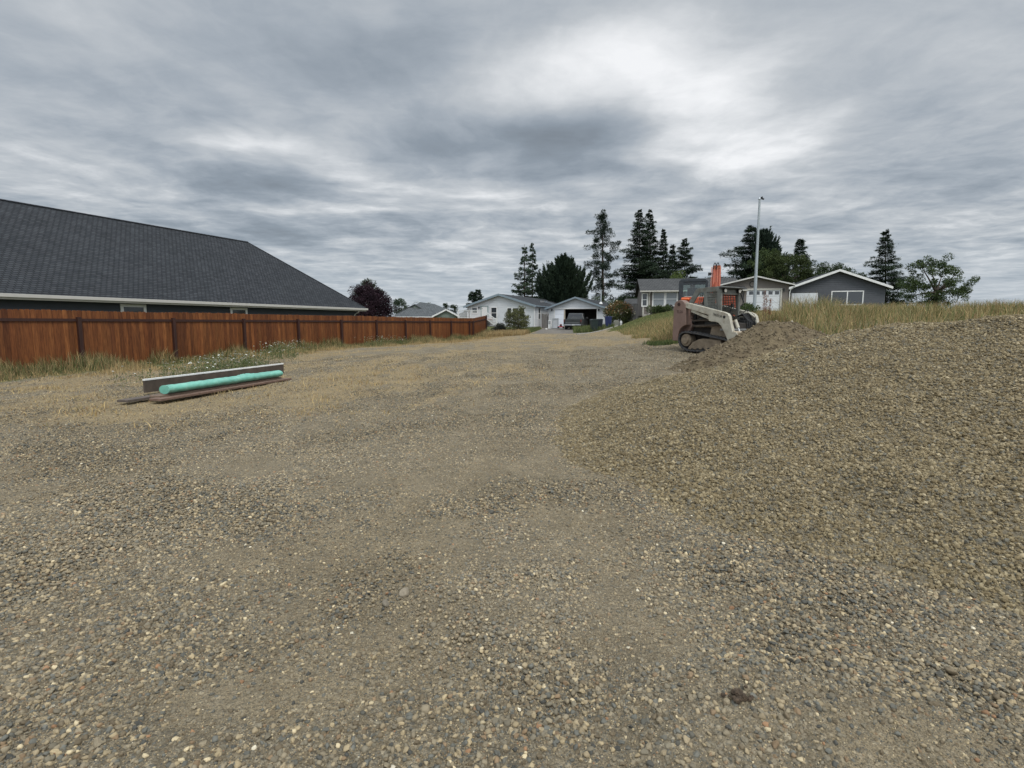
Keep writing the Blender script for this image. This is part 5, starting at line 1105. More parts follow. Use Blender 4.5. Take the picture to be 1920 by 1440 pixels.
mb = MB(MX); z = xp(1331, 513, YB)[1]; mb.box((bxc - bw / 2 - .17, YB + .1, z - .06), (bxc - bw / 2 - .03, YB + .24, z + .06)); mb.box((bxc - bw / 2 - .04, YB + .14, z - .02), (bxc - bw / 2 + .0, YB + .2, z + .02)); mb.build('work_light', BLK, bm_, bevel=.01)
mb = MB(MX); mb.box((bxc - bw / 2 + .02, YB + .27, tz_ - .22), (bxc + bw / 2 - .02, YB + .38, tz_ + .02)); mb.build('arm_joint', mat('dark_orange', (.30, .07, .02), .5), ex, bevel=.02)
mb = MB(MX); mb.bar((bxc, YB + .62, tz_ - .1), (bxc, YB + 1.5, xg + 1.0), .2, .28); mb.build('arm', ORA, ex, bevel=.02)
mb = MB(MX @ Matrix.Translation((bxc - .35, 0, 0)) @ Matrix.Rotation(rad(90), 4, 'Z') @ Matrix.Scale(-1, 4, (0, 1, 0))); mb.prism([(YB + 1.4, xg + 1.0), (YB + 1.75, xg + .95), (YB + 1.95, xg + .6), (YB + 1.8, xg + .2), (YB + 1.3, xg + .1), (YB + 1.45, xg + .4)], 0, .7); mb.build('bucket', BLK, ex, bevel=.02)
# ------------------------------------------------------------------ pickup truck in the garage mouth
TA = rad(90 - 15); TB = P(1073, 616, 56.6); tz0 = gh(TB.x, TB.y); MT = frame((TB.x, TB.y), TA)
tk_ = thing('pickup_truck', 'dark grey pickup backed out of the open white garage', 'pickup truck', (TB.x, TB.y, tz0), TA)
TP = mat('dark_grey_car_paint', (.022, .025, .026), .32, .1, 3, dirt=(.10, .095, .085), dscale=2, damt=.35)
SILV = mat('dull_chrome', (.32, .33, .34), .3, .1, metal=.7)
M0 = MT @ Matrix.Translation((0, 0, tz0)); hw = .95
mb = MB(M0)
# bed: floor, sides, front wall
mb.box((.12, -hw, .55), (2.05, -hw + .12, 1.14)); mb.box((.12, hw - .12, .55), (2.05, hw, 1.14)); mb.box((.12, -hw + .121, .55), (2.05, hw - .121, .72)); mb.build('bed', TP, tk_, bevel=.03)
mb = MB(M0); mb.prism([(2.06, .48), (4.1, .45), (5.45, .45), (5.5, .9), (5.35, 1.08), (4.15, 1.15), (2.06, 1.16)], -hw, hw); bd = mb.build('body', TP, tk_, bevel=.05)
mb = MB(M0)
cabp = [(2.08, 1.162), (2.3, 1.76), (2.5, 1.82), (3.5, 1.82), (4.12, 1.162)]
n = len(cabp); ins = [0, .16, .17, .17, 0]; vs = [(x, -(hw - .03 - i), z) for (x, z), i in zip(cabp, ins)] + [(x, (hw - .03 - i), z) for (x, z), i in zip(cabp, ins)]
mb.add(vs, [tuple(range(n)), tuple(range(2 * n - 1, n - 1, -1))] + [((i + 1) % n, i, n + i, n + (i + 1) % n) for i in range(n)]); cab_ = mb.build('cab', TP, tk_, bevel=.03)
TGL = glass('car_glass', (.018, .02, .024), .05)
mb = MB(M0); mb.quad((2.115, -.76, 1.22), (2.115, .76, 1.22), (2.265, .66, 1.70), (2.265, -.66, 1.70)); mb.build('rear_window', TGL, cab_)
for sg in (-1, 1):
    mb = MB(M0)
    for (xa, xb) in ((2.5, 3.1), (3.2, 3.85)):
        mb.quad((xa, sg * (hw - .025), 1.2), (xb, sg * (hw - .025), 1.2), (min(xb, 3.5), sg * (hw - .165), 1.7), (xa + .05, sg * (hw - .165), 1.7))
    mb.build('side_window', TGL, cab_)
    mb = MB(M0); mb.box((3.85, sg * (hw + .02) - .02, 1.2), (3.97, sg * (hw + .22), 1.4)) if sg > 0 else mb.box((3.85, -hw - .22, 1.2), (3.97, -hw, 1.4)); mb.build('mirror', BLK, tk_, bevel=.03)
    mb = MB(M0); mb.box((.02, sg * hw - (.10 if sg > 0 else -.0), .84), (.125, sg * hw + (.0 if sg > 0 else .10), 1.1)); mb.build('tail_light', mat('tail_light_lens', (.16, .035, .03) , .25), tk_, bevel=.02)
    for x in (1.15, 4.55):
        mb = MB(M0); mb.disc((x, sg * (hw - .13), .37), (0, 1, 0), .37, .24, 24); wh_ = mb.build('wheel', mat('tyre', (.02, .02, .02), .8), tk_, smooth=True)
        mb = MB(M0); mb.disc((x, sg * (hw - .005), .37), (0, 1, 0), .21, .03, 16); mb.build('rim', SILV, wh_, smooth=True)
mb = MB(M0); mb.box((.03, -hw + .14, .68), (.11, hw - .14, 1.16)); tg = mb.build('tailgate', mat('tailgate_grey', (.03, .034, .033), .4, .15, 3), tk_, bevel=.02)
mb = MB(M0); mb.box((.012, -.13, 1.0), (.028, .13, 1.07)); mb.build('handle', BLK, tg)
mb = MB(M0); mb.box((.015, -hw + .2, .73), (.029, hw - .2, .77)); mb.build('moulding', SILV, tg)
mb = MB(M0); mb.box((-.12, -hw + .02, .46), (.1, hw - .02, .62)); bp2 = mb.build('bumper', SILV, tk_, bevel=.03)
mb = MB(M0); mb.box((-.135, -.28, .49), (-.122, .02, .6)); mb.build('licence_plate', mat('plate_white', (.5, .5, .48), .5), bp2)
mb = MB(M0); mb.box((.3, -.7, .3), (5.2, .7, .5)); mb.build('chassis', BLK, tk_)
# ------------------------------------------------------------------ bins, pedestal, post
def bin_(px, pyb, Y, col, label, rz, h=1.1, group='wheeled bins by the kerb'):
    p = P(px, pyb, Y); z = p.z; o = thing('wheeled_bin', label, 'bin', (p.x, Y, z), rad(rz), group); M = frame((p.x, Y), rad(rz)) @ Matrix.Translation((0, 0, z))
    m = mat('bin_plastic_%02d%02d%02d' % tuple(int(c * 99) for c in col), col, .5, .12, 3, dirt=tuple(c * 1.8 + .02 for c in col), dscale=3, damt=.3)
    mb = MB(M); b = [(-.25, -.26), (.25, -.26), (.25, .26), (-.25, .26)]; t = [(-.31, -.35), (.31, -.35), (.31, .36), (-.31, .36)]
    mb.add([(x, y, .04) for x, y in b] + [(x, y, h - .1) for x, y in t], [(3, 2, 1, 0), (4, 5, 6, 7)] + [(i, (i + 1) % 4, 4 + (i + 1) % 4, 4 + i) for i in range(4)]); mb.build('body', m, o, bevel=.03)
    mb = MB(M); mb.prism([(-.34, h - .098), (.34, h - .098), (.33, h - .04), (.2, h + .02), (-.2, h + .02), (-.33, h - .04)], -.38, .40); mb.build('lid', m, o, bevel=.012)
    mb = MB(M); mb.tube([(-.25, .46, h - .1), (.25, .46, h - .1)], .018, 8); mb.box((-.25, .36, h - .13), (-.2, .47, h - .08)); mb.box((.2, .36, h - .13), (.25, .47, h - .08)); mb.build('handle', BLK, o)
    for s in (-.28, .28):
        mb = MB(M); mb.disc((s, .3, .11), (1, 0, 0), .11, .06, 14); mb.build('wheel', BLK, o, smooth=True)
    return o
bin_(1113.5, 621.3, 49.5, (.009, .02, .02), 'dark green wheeled bin, the leftmost of the three by the kerb', 8)
bin_(1123.5, 620.2, 50.6, (.009, .016, .024), 'dark teal wheeled bin between the green and the blue one', -6)
bin_(1140.5, 617.4, 50.2, (.010, .02, .085), 'bright navy blue wheeled bin in front of the round shrub', -14, 1.18)
p = P(1155.5, 614.5, 51.5); o = thing('utility_pedestal', 'rounded pale grey-green utility cabinet right of the blue bin', 'utility box', tuple(p)); M = Matrix.Translation(p)
mb = MB(M); mb.prism([(-.27, 0), (.27, 0), (.27, .55), (.2, .68), (.08, .74), (-.08, .74), (-.2, .68), (-.27, .55)], -.2, .2); mb.build('housing', mat('pedestal_green', (.20, .20, .165), .7, .1), o, bevel=.02)
mb = MB(M); mb.box((-.2, -.215, .08), (.2, -.203, .5)); mb.build('door', mat('pedestal_green', ()), o, bevel=.004)
p = P(1164.2, 613.5, 51.0); o = thing('marker_post', 'short white post beside the pale utility cabinet', 'post', tuple(p)); M = Matrix.Translation(p)
mb = MB(M); mb.prism([(-.09, -.1), (.09, -.1), (.09, .52), (.03, .62), (-.03, .62), (-.09, .52)], -.08, .08); mb.build('post', WHITE, o, bevel=.015); mb = MB(M); mb.box((-.1, -.1, .3), (.1, .1, .34)); mb.build('band', mat('grey_band', (.3, .3, .3), .6), o)
# items at the left garage wall
p = P(1031, 615, 60.6); o = thing('meter_cabinet', 'narrow white meter cabinet against the left garage wall', 'cabinet', tuple(p), A23); M = frame((p.x, p.y), A23) @ Matrix.Translation((0, 0, p.z))
mb = MB(M); mb.box((-.18, -.15, -.1), (.18, .15, .85)); mb.build('cabinet', WHITE, o, bevel=.02); mb = MB(M); mb.box((-.14, -.17, .45), (.14, -.152, .8)); mb.build('door', mat('grey_band', ()), o)
p = P(1041.5, 615.5, 59.8); o = thing('metal_frame', 'open grey metal frame standing left of the white garage door', 'frame', tuple(p), A23); M = frame((p.x, p.y), A23) @ Matrix.Translation((0, 0, p.z))
gm = mat('grey_aluminium', (.34, .36, .37), .45, .1, metal=.3)
for x in (-.32, .3):
    mb = MB(M); mb.box((x - .04, -.03, -.05), (x + .04, .03, 1.02)); mb.build('upright', gm, o)
mb = MB(M); mb.box((-.36, -.035, 1.02), (.34, .035, 1.1)); mb.build('top_bar', gm, o); mb = MB(M); mb.box((-.36, -.3, 0), (.34, .3, .05)); mb.build('base', gm, o)
mb = MB(M); mb.quad((-.28, .01, .05), (.26, .01, .05), (.26, .01, 1.02), (-.28, .01, 1.02)); mb.build('panel', mat('pale_panel', (.42, .43, .44), .6), o)
p = P(1051.5, 615.4, 58.3); o = thing('red_mower', 'small red push mower on the drive left of the pickup', 'mower', tuple(p)); M = Matrix.Translation(p)
red = mat('red_plastic', (.35, .02, .02), .45, .1)
mb = MB(M); mb.box((-.3, -.25, .08), (.3, .25, .22)); mb.build('deck', red, o, bevel=.05)
mb = MB(M); mb.disc((0, 0, .3), (0, 0, 1), .14, .16, 16); mb.build('engine', BLK, o, bevel=.02)
mb = MB(M); mb.box((-.09, -.09, .38), (.09, .09, .44)); mb.build('fuel_cap', red, o, bevel=.02)
for x, y in ((-.27, -.28), (.27, -.28), (-.27, .28), (.27, .28)):
    mb = MB(M); mb.disc((x, y, .09), (0, 1, 0), .09, .05, 12); mb.build('wheel', BLK, o, smooth=True)
one_stone('white_stone', P(1025, 615.5, 58).x, 58, (.5, .3, .22), (.6, .58, .54), 35, 'white stone lying on the drive edge by the meter cabinet', 'stone')
# ------------------------------------------------------------------ lumber and tarp at the left
dl = Vector((.5, 2.25, 0)).normalized()
def gpt(x, y, dz=0): return Vector((x, y, gh(x, y) + dz))
e = gpt(-6.72, 15.6); s_ = e - dl * 4.6
mb = MB(); z = max(e.z, s_.z) ; mb.bar((s_.x, s_.y, z + .125), (e.x, e.y, z + .125), .045, .25); pl = thing('edge_board', 'long dark board on edge with a white-painted top', 'board', tuple(e)); mb.build('board', mat('dark_weathered_board', (.085, .065, .05), .85, .3, 3, dirt=(.04, .035, .03), dscale=2.5, damt=.5), pl)
mb = MB(); mb.bar((s_.x, s_.y, z + .272), (e.x, e.y, z + .275), .055, .032); mb.build('white_edge', mat('white_edge_paint', (.78, .78, .76), .6), pl)
for k, (ex_, ey, dz, w_, L, cc, lb) in enumerate(((-5.92, 13.95, .025, .28, 4.0, (.17, .105, .075), 'lowest red-brown plank lying on the gravel in front of the green roll'), (-6.12, 13.85, .07, .24, 3.7, (.20, .14, .10), 'brown plank directly under the green roll'), (-6.38, 14.1, .03, .24, 4.3, (.10, .08, .065), 'dark plank between the green roll and the edge board'))):
    e = gpt(ex_, ey); s_ = e - dl * L; mb = MB(); mb.bar((s_.x, s_.y, e.z + dz), (e.x, e.y, e.z + dz), w_, .042); tag(mb.build('plank', mat('plank_%d' % k, cc, .85, .3, 3, stretch=(3, 1, 1), dirt=(.07, .05, .04), dscale=3, damt=.5), None, bevel=.003, loc=tuple(e)), lb, 'plank', 'planks under the green roll')
e = gpt(-6.06, 13.8, .19); s_ = e - dl * 3.5
nr = 150; ns = 26; V = []; perp = Vector((dl.y, -dl.x, 0))
for i in range(nr):
    t = i / (nr - 1); c = s_.lerp(e, t)
    for j in range(ns):
        a = 2 * math.pi * j / ns; r = .098 + .0025 * math.sin(5 * t * 6 + a) + .004 * float(vn(t * 22, 4 + 2.5 * math.cos(a), 5)) + .003 * abs(math.sin(60 * t + a * 1.0 + .6 * math.sin(9 * t))) + .003 * math.sin(90 * t + a * 2); V.append(c + perp * math.cos(a) * r * 1.25 + Vector((0, 0, 1)) * math.sin(a) * r * .82)
Fq = [(i * ns + j, i * ns + (j + 1) % ns, (i + 1) * ns + (j + 1) % ns, (i + 1) * ns + j) for i in range(nr - 1) for j in range(ns)]
TEAL = mat('teal_plastic_sheet', (.15, .42, .33), .35, .12, 6, dirt=(.30, .55, .45), dscale=9, damt=.5, bump=.8, bscale=10, stretch=(1, .45, 1))
tr_ = thing('tarp_roll', 'long roll of pale teal plastic sheet lying on the planks', 'roll', tuple(e)); mb = MB(); mb.add(V, Fq + [tuple(range(ns - 1, -1, -1)), tuple(range((nr - 1) * ns, nr * ns))]); mb.build('roll', TEAL, tr_, smooth=True)
mb = MB(); V = []; n1, n2 = 26, 6
for i in range(n1):
    t = i / (n1 - 1); c = s_.lerp(e, .55 + .33 * t)
    for j in range(n2): q = j / (n2 - 1); V.append(c - perp * (.10 + .22 * q * math.sin(math.pi * t)) + Vector((0, 0, .05 + .07 * math.sin(math.pi * t) * math.sin(q * 2.6) + .012 * math.sin(i * 1.7 + j) - .08 * q)))
mb.add(V, [(i * n2 + j, i * n2 + j + 1, (i + 1) * n2 + j + 1, (i + 1) * n2 + j) for i in range(n1 - 1) for j in range(n2 - 1)]); mb.build('loose_flap', TEAL, tr_, smooth=True)
# ------------------------------------------------------------------ drive and kerb in front of the garage
def drape(name, poly, dz, m, nu=70, nv=80):
    A, B, C, D = [np.array(p, float) for p in poly]; u = np.linspace(0, 1, nu); v = np.linspace(0, 1, nv); U, Vv = np.meshgrid(u, v)
    XY = (A[None, None] * ((1 - U) * (1 - Vv))[..., None] + B * (U * (1 - Vv))[..., None] + C * (U * Vv)[..., None] + D * ((1 - U) * Vv)[..., None])
    Z = ground_h(XY[..., 0], XY[..., 1]) + dz - .07 * sst(.16, .02, Vv + (fbm(XY[..., 0] * .9, XY[..., 1] * .9, 201, 3) - .5) * .25) - .07 * sst(.06, .0, np.minimum(U, 1 - U) + (fbm(XY[..., 0] * 1.3, XY[..., 1] * .9, 202, 3) - .5) * .08); ii = np.arange(nu * nv).reshape(nv, nu); Fq = np.stack([ii[:-1, :-1], ii[:-1, 1:], ii[1:, 1:], ii[1:, :-1]], -1).reshape(-1, 4)
    return fast_mesh(name, np.concatenate([XY, Z[..., None]], -1).reshape(-1, 3), Fq, m, smooth=True)
ASP = mat('old_drive_asphalt', (.125, .112, .095), .9, .3, 2, dirt=(.19, .165, .125), dscale=.8, damt=.6, bump=.4, bscale=60)
tag(drape('drive', [(1.2, 46.5), (9.9, 49.0), (10.2, 61.0), (3.6, 63.2)], .03, ASP), kind='structure')
kp_ = [P(1081, 627, 46.5), P(1105, 623.8, 47.6), P(1130, 621.2, 48.6), P(1158, 618.6, 49.6)]
mb = MB()
kq = [kp_[0].lerp(kp_[-1], i / 24) + Vector((0, .25 * math.sin(i / 24 * 3.14), 0)) for i in range(25)]
for a, b in zip(kq[:-1], kq[1:]): a = Vector((a.x, a.y, gh(a.x, a.y) + .03)); b = Vector((b.x, b.y, gh(b.x, b.y) + .03)); mb.bar(a, b, .10, .12)
tag(mb.build('kerb', mat('pale_concrete', (.30, .285, .25), .85, .15, 4), None, bevel=.02), kind='structure')
# ------------------------------------------------------------------ foliage
def unit(v): return v / np.maximum(np.linalg.norm(v, axis=-1, keepdims=True), 1e-9)
def leaves(pos, dirn, L, Wd, rg, col, flat=None):
    """rhombic leaves / sprays: pos (n,3), dirn (n,3); returns V,F,C"""
    n = len(pos); d = unit(dirn); r = rg.normal(0, 1, (n, 3)) if flat is None else np.array(flat) + rg.normal(0, .45, (n, 3))
    s = unit(np.cross(d, r)) * (Wd[:, None] / 2); q = d * L[:, None]
    V = np.stack([pos, pos + q * .45 + s, pos + q, pos + q * .45 - s], 1).reshape(-1, 3)
    F = np.arange(4 * n).reshape(n, 4); return V, F, np.repeat(col, 4, 0)
def cat_mesh(parts):
    V, F, C = [], [], []; o = 0
    for v, f, c in parts: V.append(v); F.append(f + o); C.append(c); o += len(v)
    return np.concatenate(V), np.concatenate(F), np.concatenate(C)
FOL = colmat('foliage', .75, 3, .15, trans=.12)
BARK = mat('bark', (.075, .055, .042), .95, .3, 4, stretch=(3, 3, .6), bump=.6, bscale=12)
def mixc3(a, b, t): return np.array(a)[None] * (1 - t[:, None]) + np.array(b)[None] * t[:, None]
def conifer(name, label, px, pytop, Y, halfpx, base_z, seed, style='spruce', crown0=.08, dens=1.0, c1=(.014, .028, .019), c2=(.052, .078, .042), group=None, pw=.9, lean=0.0, spray=1.0, cat='tree', trunk_r=None):
    rg = np.random.default_rng(seed); top = P(px, pytop, Y); R = halfpx / 1000 * Y * {'spruce': 1.75, 'fir': 1.62, 'upswept': 1.75, 'pine': 1.4}[style]; bx = P(px - lean, 600, Y).x; Hh = top.z - base_z
    o = thing(name, label, cat, (bx, Y, base_z), 0, group)
    tr = MB(); r0 = trunk_r or max(.12, Hh * .014); tr.tube([(bx, Y, base_z - .3), (bx + (top.x - bx) * .5, Y, base_z + Hh * .5), (top.x, Y, base_z + Hh * .98)], r0, 8, .02)
    parts = []; z = crown0; k = 0; ang = rg.uniform(0, 6)
    step = {'spruce': .55, 'fir': .42, 'upswept': .30, 'pine': .5}[style] / Hh
    while z < .985:
        t = (z - crown0) / (1 - crown0); prof = (1 - t) ** pw * (.55 + .45 * min(1, t * 6 + .35))
        nb = {'spruce': 5, 'fir': 7, 'upswept': 6, 'pine': 3}[style]
        for b in range(nb):
            ang += 2.39996 + rg.normal(0, .35); Lb = R * prof * rg.uniform(.38, 1.18) * (1 + .24 * math.sin(2 * ang + z * 23))
            if style == 'upswept': Lb = R * prof * rg.uniform(.72, 1.06)
            elif rg.random() < .10: continue
            if style == 'pine': Lb = R * rg.uniform(.45, 1.1) * (.35 + .65 * math.sin(math.pi * min(1, .18 + .82 * (1 - t)) ** .8)) * (1 - t ** 2.4) * (1.05 if t < .8 else .8)
            Lb = max(Lb, .07); ca, sa = math.cos(ang), math.sin(ang); zb = base_z + z * Hh + rg.normal(0, .16); xb = bx + (top.x - bx) * z
            el0, el1 = {'spruce': (-.15, .1), 'fir': (.05 + .25 * t + rg.normal(0, .1), -.05), 'upswept': (.75, .95), 'pine': (.25, .15)}[style]
            if style == 'spruce': el0 = .15 - .5 * (1 - t); el1 = el0 + .35
            if style == 'pine': el0 = -.25 + .75 * t; el1 = el0 + .3
            m = max(3, int(Lb / .3)); s = np.linspace(.0, 1, m + 1); ss = s * Lb
            zc = ss * math.tan(el0) + (math.tan(el1) - math.tan(el0)) * ss * s / 2 if style != 'upswept' else ss * (.38 + .62 * s) * (1 + .4 * t)
            hc = ss * (1.0 if style != 'upswept' else (1.0 - .15 * s))
            wob = np.cumsum(rg.normal(0, .035, m + 1)) * Lb * .3
            pts = np.stack([xb + ca * hc - sa * wob, Y + sa * hc + ca * wob, zb + zc], 1)
            if Lb > .9 and rg.random() < (.9 if style in ('pine', 'spruce') else .35): tr.tube([tuple(p) for p in pts[::max(1, m // 4)]], max(.02, Lb * .016), 4, .01, cap=False)
            if style == 'pine':
                i0 = .45 if t > .25 else .62
                if t < .12 and rg.random() < .55: continue
                nc = max(2, int(Lb * 1.35))
                for _ in range(nc):
                    u = rg.uniform(i0, 1.02); c = pts[min(m, int(u * m))] + rg.normal(0, .28, 3) + (0, 0, .12); n_ = int(120 * dens); rr_ = rg.uniform(.3, .66)
                    d = unit(rg.normal(0, 1, (n_, 3))); pos = c + d * rr_ * rg.random((n_, 1)) ** .5 * (1, 1, .6)
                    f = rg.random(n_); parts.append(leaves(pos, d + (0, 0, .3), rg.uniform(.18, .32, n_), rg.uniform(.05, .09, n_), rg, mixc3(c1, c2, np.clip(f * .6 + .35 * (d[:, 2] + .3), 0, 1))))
                continue
            n_ = max(4, int(m * {'spruce': 17, 'fir': 26, 'upswept': 24}[style] * dens * (.8 + Lb / R * .6)))
            u = rg.uniform(.12 if style != 'spruce' else .2, 1.0, n_); pi_ = np.interp(u, s, pts[:, 0]); pj = np.interp(u, s, pts[:, 1]); pk = np.interp(u, s, pts[:, 2])
            wd = (1 - u) * Lb * (.30 if style != 'upswept' else .16) + .08
            lat = rg.normal(0, 1, n_) * wd; up = rg.normal(0, {'spruce': .05 + .012 * Lb, 'fir': .06 + .02 * Lb, 'upswept': .10 + .03 * Lb}[style], n_)
            pos = np.stack([pi_ - sa * lat, pj + ca * lat, pk + up - (np.abs(lat) * .25 if style == 'spruce' else 0)], 1)
            if style == 'spruce': d = np.stack([ca * .6 - sa * np.sign(lat) * .6, sa * .6 + ca * np.sign(lat) * .6, -.55 + rg.normal(0, .3, n_)], 1)
            elif style == 'fir': d = np.stack([ca - sa * np.sign(lat) * .8, sa + ca * np.sign(lat) * .8, rg.normal(-.12, .35, n_)], 1)
            else: d = np.stack([ca * .6 + rg.normal(0, .25, n_), sa * .6 + rg.normal(0, .25, n_), 1.0 + rg.normal(0, .2, n_)], 1)
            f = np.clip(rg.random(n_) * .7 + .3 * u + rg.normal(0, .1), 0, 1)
            parts.append(leaves(pos, d, rg.uniform(.20, .40, n_) * spray * min(1, .55 + Lb), rg.uniform(.06, .13, n_) * spray, rg, mixc3(c1, c2, f), flat=(0, 0, 1) if style == 'fir' else None))
        z += step * rg.uniform(.8, 1.25)
    tr.build('trunk', BARK, o, recalc=False)
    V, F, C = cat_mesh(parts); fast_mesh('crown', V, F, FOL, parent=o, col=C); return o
def broadleaf(name, label, cx, cy, base_z, rx, ry, rz, zc, seed, nclump=60, per=60, leaf=.16, c1=(.02, .035, .012), c2=(.08, .11, .03), group=None, cat='tree', trunk=True, clump=.45, stems=1, shape=1.0, blossoms=None, tr_r=None, upl=0.0):
    rg = np.random.default_rng(seed); o = thing(name, label, cat, (cx, cy, base_z), 0, group)
    lf = .72 if cat == 'tree' else 1.0; per = int(per * (2 if cat == 'tree' else 1))
    parts = []; cs = []
    for i in range(nclump):
        d = unit(rg.normal(0, 1, 3)); r = rg.uniform(.35, 1.0) ** .6; k = 1 - (shape - 1) * max(0, d[2]) if shape != 1 else 1
        c = np.array([cx + d[0] * r * rx * k, cy + d[1] * r * ry * k, zc + d[2] * r * rz]); cs.append(c); cr = clump * rg.uniform(.6, 1.3); tone = rg.uniform(0, .5)
        dd = unit(rg.normal(0, 1, (per, 3))); pos = c + dd * cr * rg.random((per, 1)) ** .4 * (1, 1, .8)
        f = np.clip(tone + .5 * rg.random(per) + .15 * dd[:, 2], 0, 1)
        parts.append(leaves(pos, dd + rg.normal(0, .5, (per, 3)) + (0, 0, upl), leaf * lf * rg.uniform(.7, 1.5, per), leaf * lf * rg.uniform(.4, .7, per), rg, mixc3(c1, c2, f)))
    if trunk:
        tr = MB(); r0 = tr_r or rx * .09
        for s in range(stems):
            a = s * 2.4; b = Vector((cx + .15 * math.cos(a) * (stems > 1), cy + .15 * math.sin(a) * (stems > 1), base_z - .2)); m = Vector((cx + rg.normal(0, rx * .1), cy + rg.normal(0, .1), base_z + (zc - base_z) * .7)); tr.tube([b, b.lerp(m, .5), m], r0, 7, r0 * .6)
            for c in cs[s::max(1, stems * 3)][:14]: tr.tube([m, m.lerp(Vector(c), .5) + Vector((0, 0, .1)), Vector(c)], r0 * .4, 4, .015, cap=False)
        tr.build('trunk' if cat == 'tree' else 'stems', BARK, o, recalc=False)
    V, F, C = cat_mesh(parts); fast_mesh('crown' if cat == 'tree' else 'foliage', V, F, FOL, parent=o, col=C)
    if blossoms:
        nb, bc, bs = blossoms; d = unit(rg.normal(0, 1, (nb, 3))); d[:, 2] = np.abs(d[:, 2]) * rg.choice([1, .3], nb); pos = np.array([cx, cy, zc]) + d * np.array([rx, ry, rz]) * rg.uniform(.95, 1.12, (nb, 1))
        b = leaves(pos, rg.normal(0, 1, (nb, 3)), np.full(nb, bs), np.full(nb, bs), rg, np.repeat([bc], nb, 0)); ob = fast_mesh('blossoms', *b[:2], FOL, parent=o, col=b[2]); ob['kind'] = 'stuff'
    return o
TG_ = None
conifer('spruce_tree', 'left of the twin sparse tall spruces above the white house', 983.5, 455, 82, 24, 1.3, 1, 'spruce', .02, 1.1, pw=1.0, group='tall evergreens behind the houses')
conifer('spruce_tree', 'right of the twin sparse tall spruces above the white house', 998, 454, 84, 22, 1.3, 2, 'spruce', .05, 1.1, pw=1.0, group='tall evergreens behind the houses')
conifer('cypress_tree', 'broad dark evergreen with feathery upswept branches behind the house roofs', 1056, 482, 78, 41, 1.3, 3, 'upswept', .0, 2.0, pw=.95, c1=(.010, .022, .014), c2=(.032, .05, .026), spray=1.25)
broadleaf('evergreen_bush', 'rounded dark evergreen at the right foot of the broad cypress', P(1093, 560, 80).x, 80, 1.3, 1.7, 1.6, 2.1, 3.6, 4, 50, 70, .22, (.012, .026, .012), (.045, .07, .025))
conifer('pine_tree', 'tall open pine with a mostly bare lower trunk above the white garage', 1130, 402, 84, 31, 1.3, 5, 'pine', .2, .95, c1=(.012, .024, .016), c2=(.036, .052, .03), trunk_r=.34)
conifer('fir_tree', 'tall double-crowned dark fir, its left and broader trunk', 1199, 391, 86, 39, 1.6, 6, 'fir', .0, 1.1, pw=.82, group='tall evergreens behind the houses')
conifer('fir_tree', 'tall double-crowned dark fir, its right and tallest trunk', 1219, 389, 88, 29, 1.6, 7, 'fir', .05, 1.1, pw=.85, group='tall evergreens behind the houses')
conifer('fir_tree', 'slim pointed dark fir right of the double-crowned fir', 1244, 427, 88, 17, 1.6, 8, 'fir', .08, 1, pw=.9, group='tall evergreens behind the houses')
conifer('fir_tree', 'short fir between the slim pointed fir and the round-topped one', 1261, 456, 90, 17, 1.6, 9, 'fir', .0, 1.1, pw=.8, group='tall evergreens behind the houses')
conifer('fir_tree', 'round-topped dark fir just left of the raised excavator boom', 1284, 450, 84, 25, 1.6, 10, 'fir', .0, 1.25, pw=.62, group='tall evergreens behind the houses')
broadleaf('leafy_tree', 'bright green leafy tree peeking over the grey house roof ridge', P(1274, 540, 66).x, 66, 2.2, 1.3, 1.2, 2.2, 5.6, 11, 40, 60, .2, (.05, .075, .018), (.13, .17, .05))
broadleaf('leafy_tree', 'small green tree in the gap under the tall pine', P(1117, 560, 74).x, 74, 1.2, 1.6, 1.2, 1.7, 3.7, 12, 34, 55, .2, (.025, .045, .02), (.075, .10, .04))
broadleaf('leafy_tree', 'low dark tree right of the stove pipe, under the tall pine', P(1147, 568, 72).x, 72, 1.2, 1.5, 1.2, 1.3, 3.4, 13, 30, 55, .2, (.02, .04, .018), (.06, .085, .03))
broadleaf('hedge_tree', 'dark leafy mass at the left foot of the double fir', P(1172, 560, 76).x, 76, 1.2, 2.6, 1.8, 2.4, 3.4, 14, 60, 70, .22, (.010, .024, .012), (.032, .05, .022))
conifer('cedar_tree', 'big dark evergreen behind the pole with a pointed left top', 1411, 421, 74, 56, 2.4, 15, 'fir', .0, 1.35, pw=.72, group=None)
conifer('cedar_tree', 'upswept dark evergreen just right of the tall pole', 1433, 438, 72, 30, 2.4, 16, 'upswept', .0, 1.4, pw=.6, c1=(.010, .022, .018), c2=(.03, .048, .03), spray=1.2)
broadleaf('leafy_tree', 'mid green tree low in front of the big evergreens right of the pole', P(1438, 500, 64).x, 64, 2.4, 2.2, 1.6, 2.6, 7.6, 17, 60, 70, .22, (.025, .045, .015), (.08, .11, .035))
broadleaf('leafy_tree', 'olive green round tree above the right end of the garage gable', P(1475, 510, 62).x, 62, 2.4, 3.3, 2, 2.2, 7.4, 18, 110, 80, .2, (.018, .032, .010), (.075, .095, .028))
conifer('fir_tree', 'dark evergreen between the garage gable and the charcoal house, above their roofs', 1500, 444, 76, 28, 2.4, 19, 'fir', .0, 1.1, pw=.85)
broadleaf('leafy_tree', 'low dark tree beyond the charcoal house roof', P(1560, 520, 66).x, 66, 2.4, 4.0, 2, 2.2, 6.6, 20, 110, 70, .22, (.015, .03, .012), (.055, .08, .03))
conifer('fir_tree', 'dark conical evergreen rising right of the charcoal house gable', 1660, 430, 80, 34, 2.4, 21, 'fir', .0, 1.1, pw=.85)
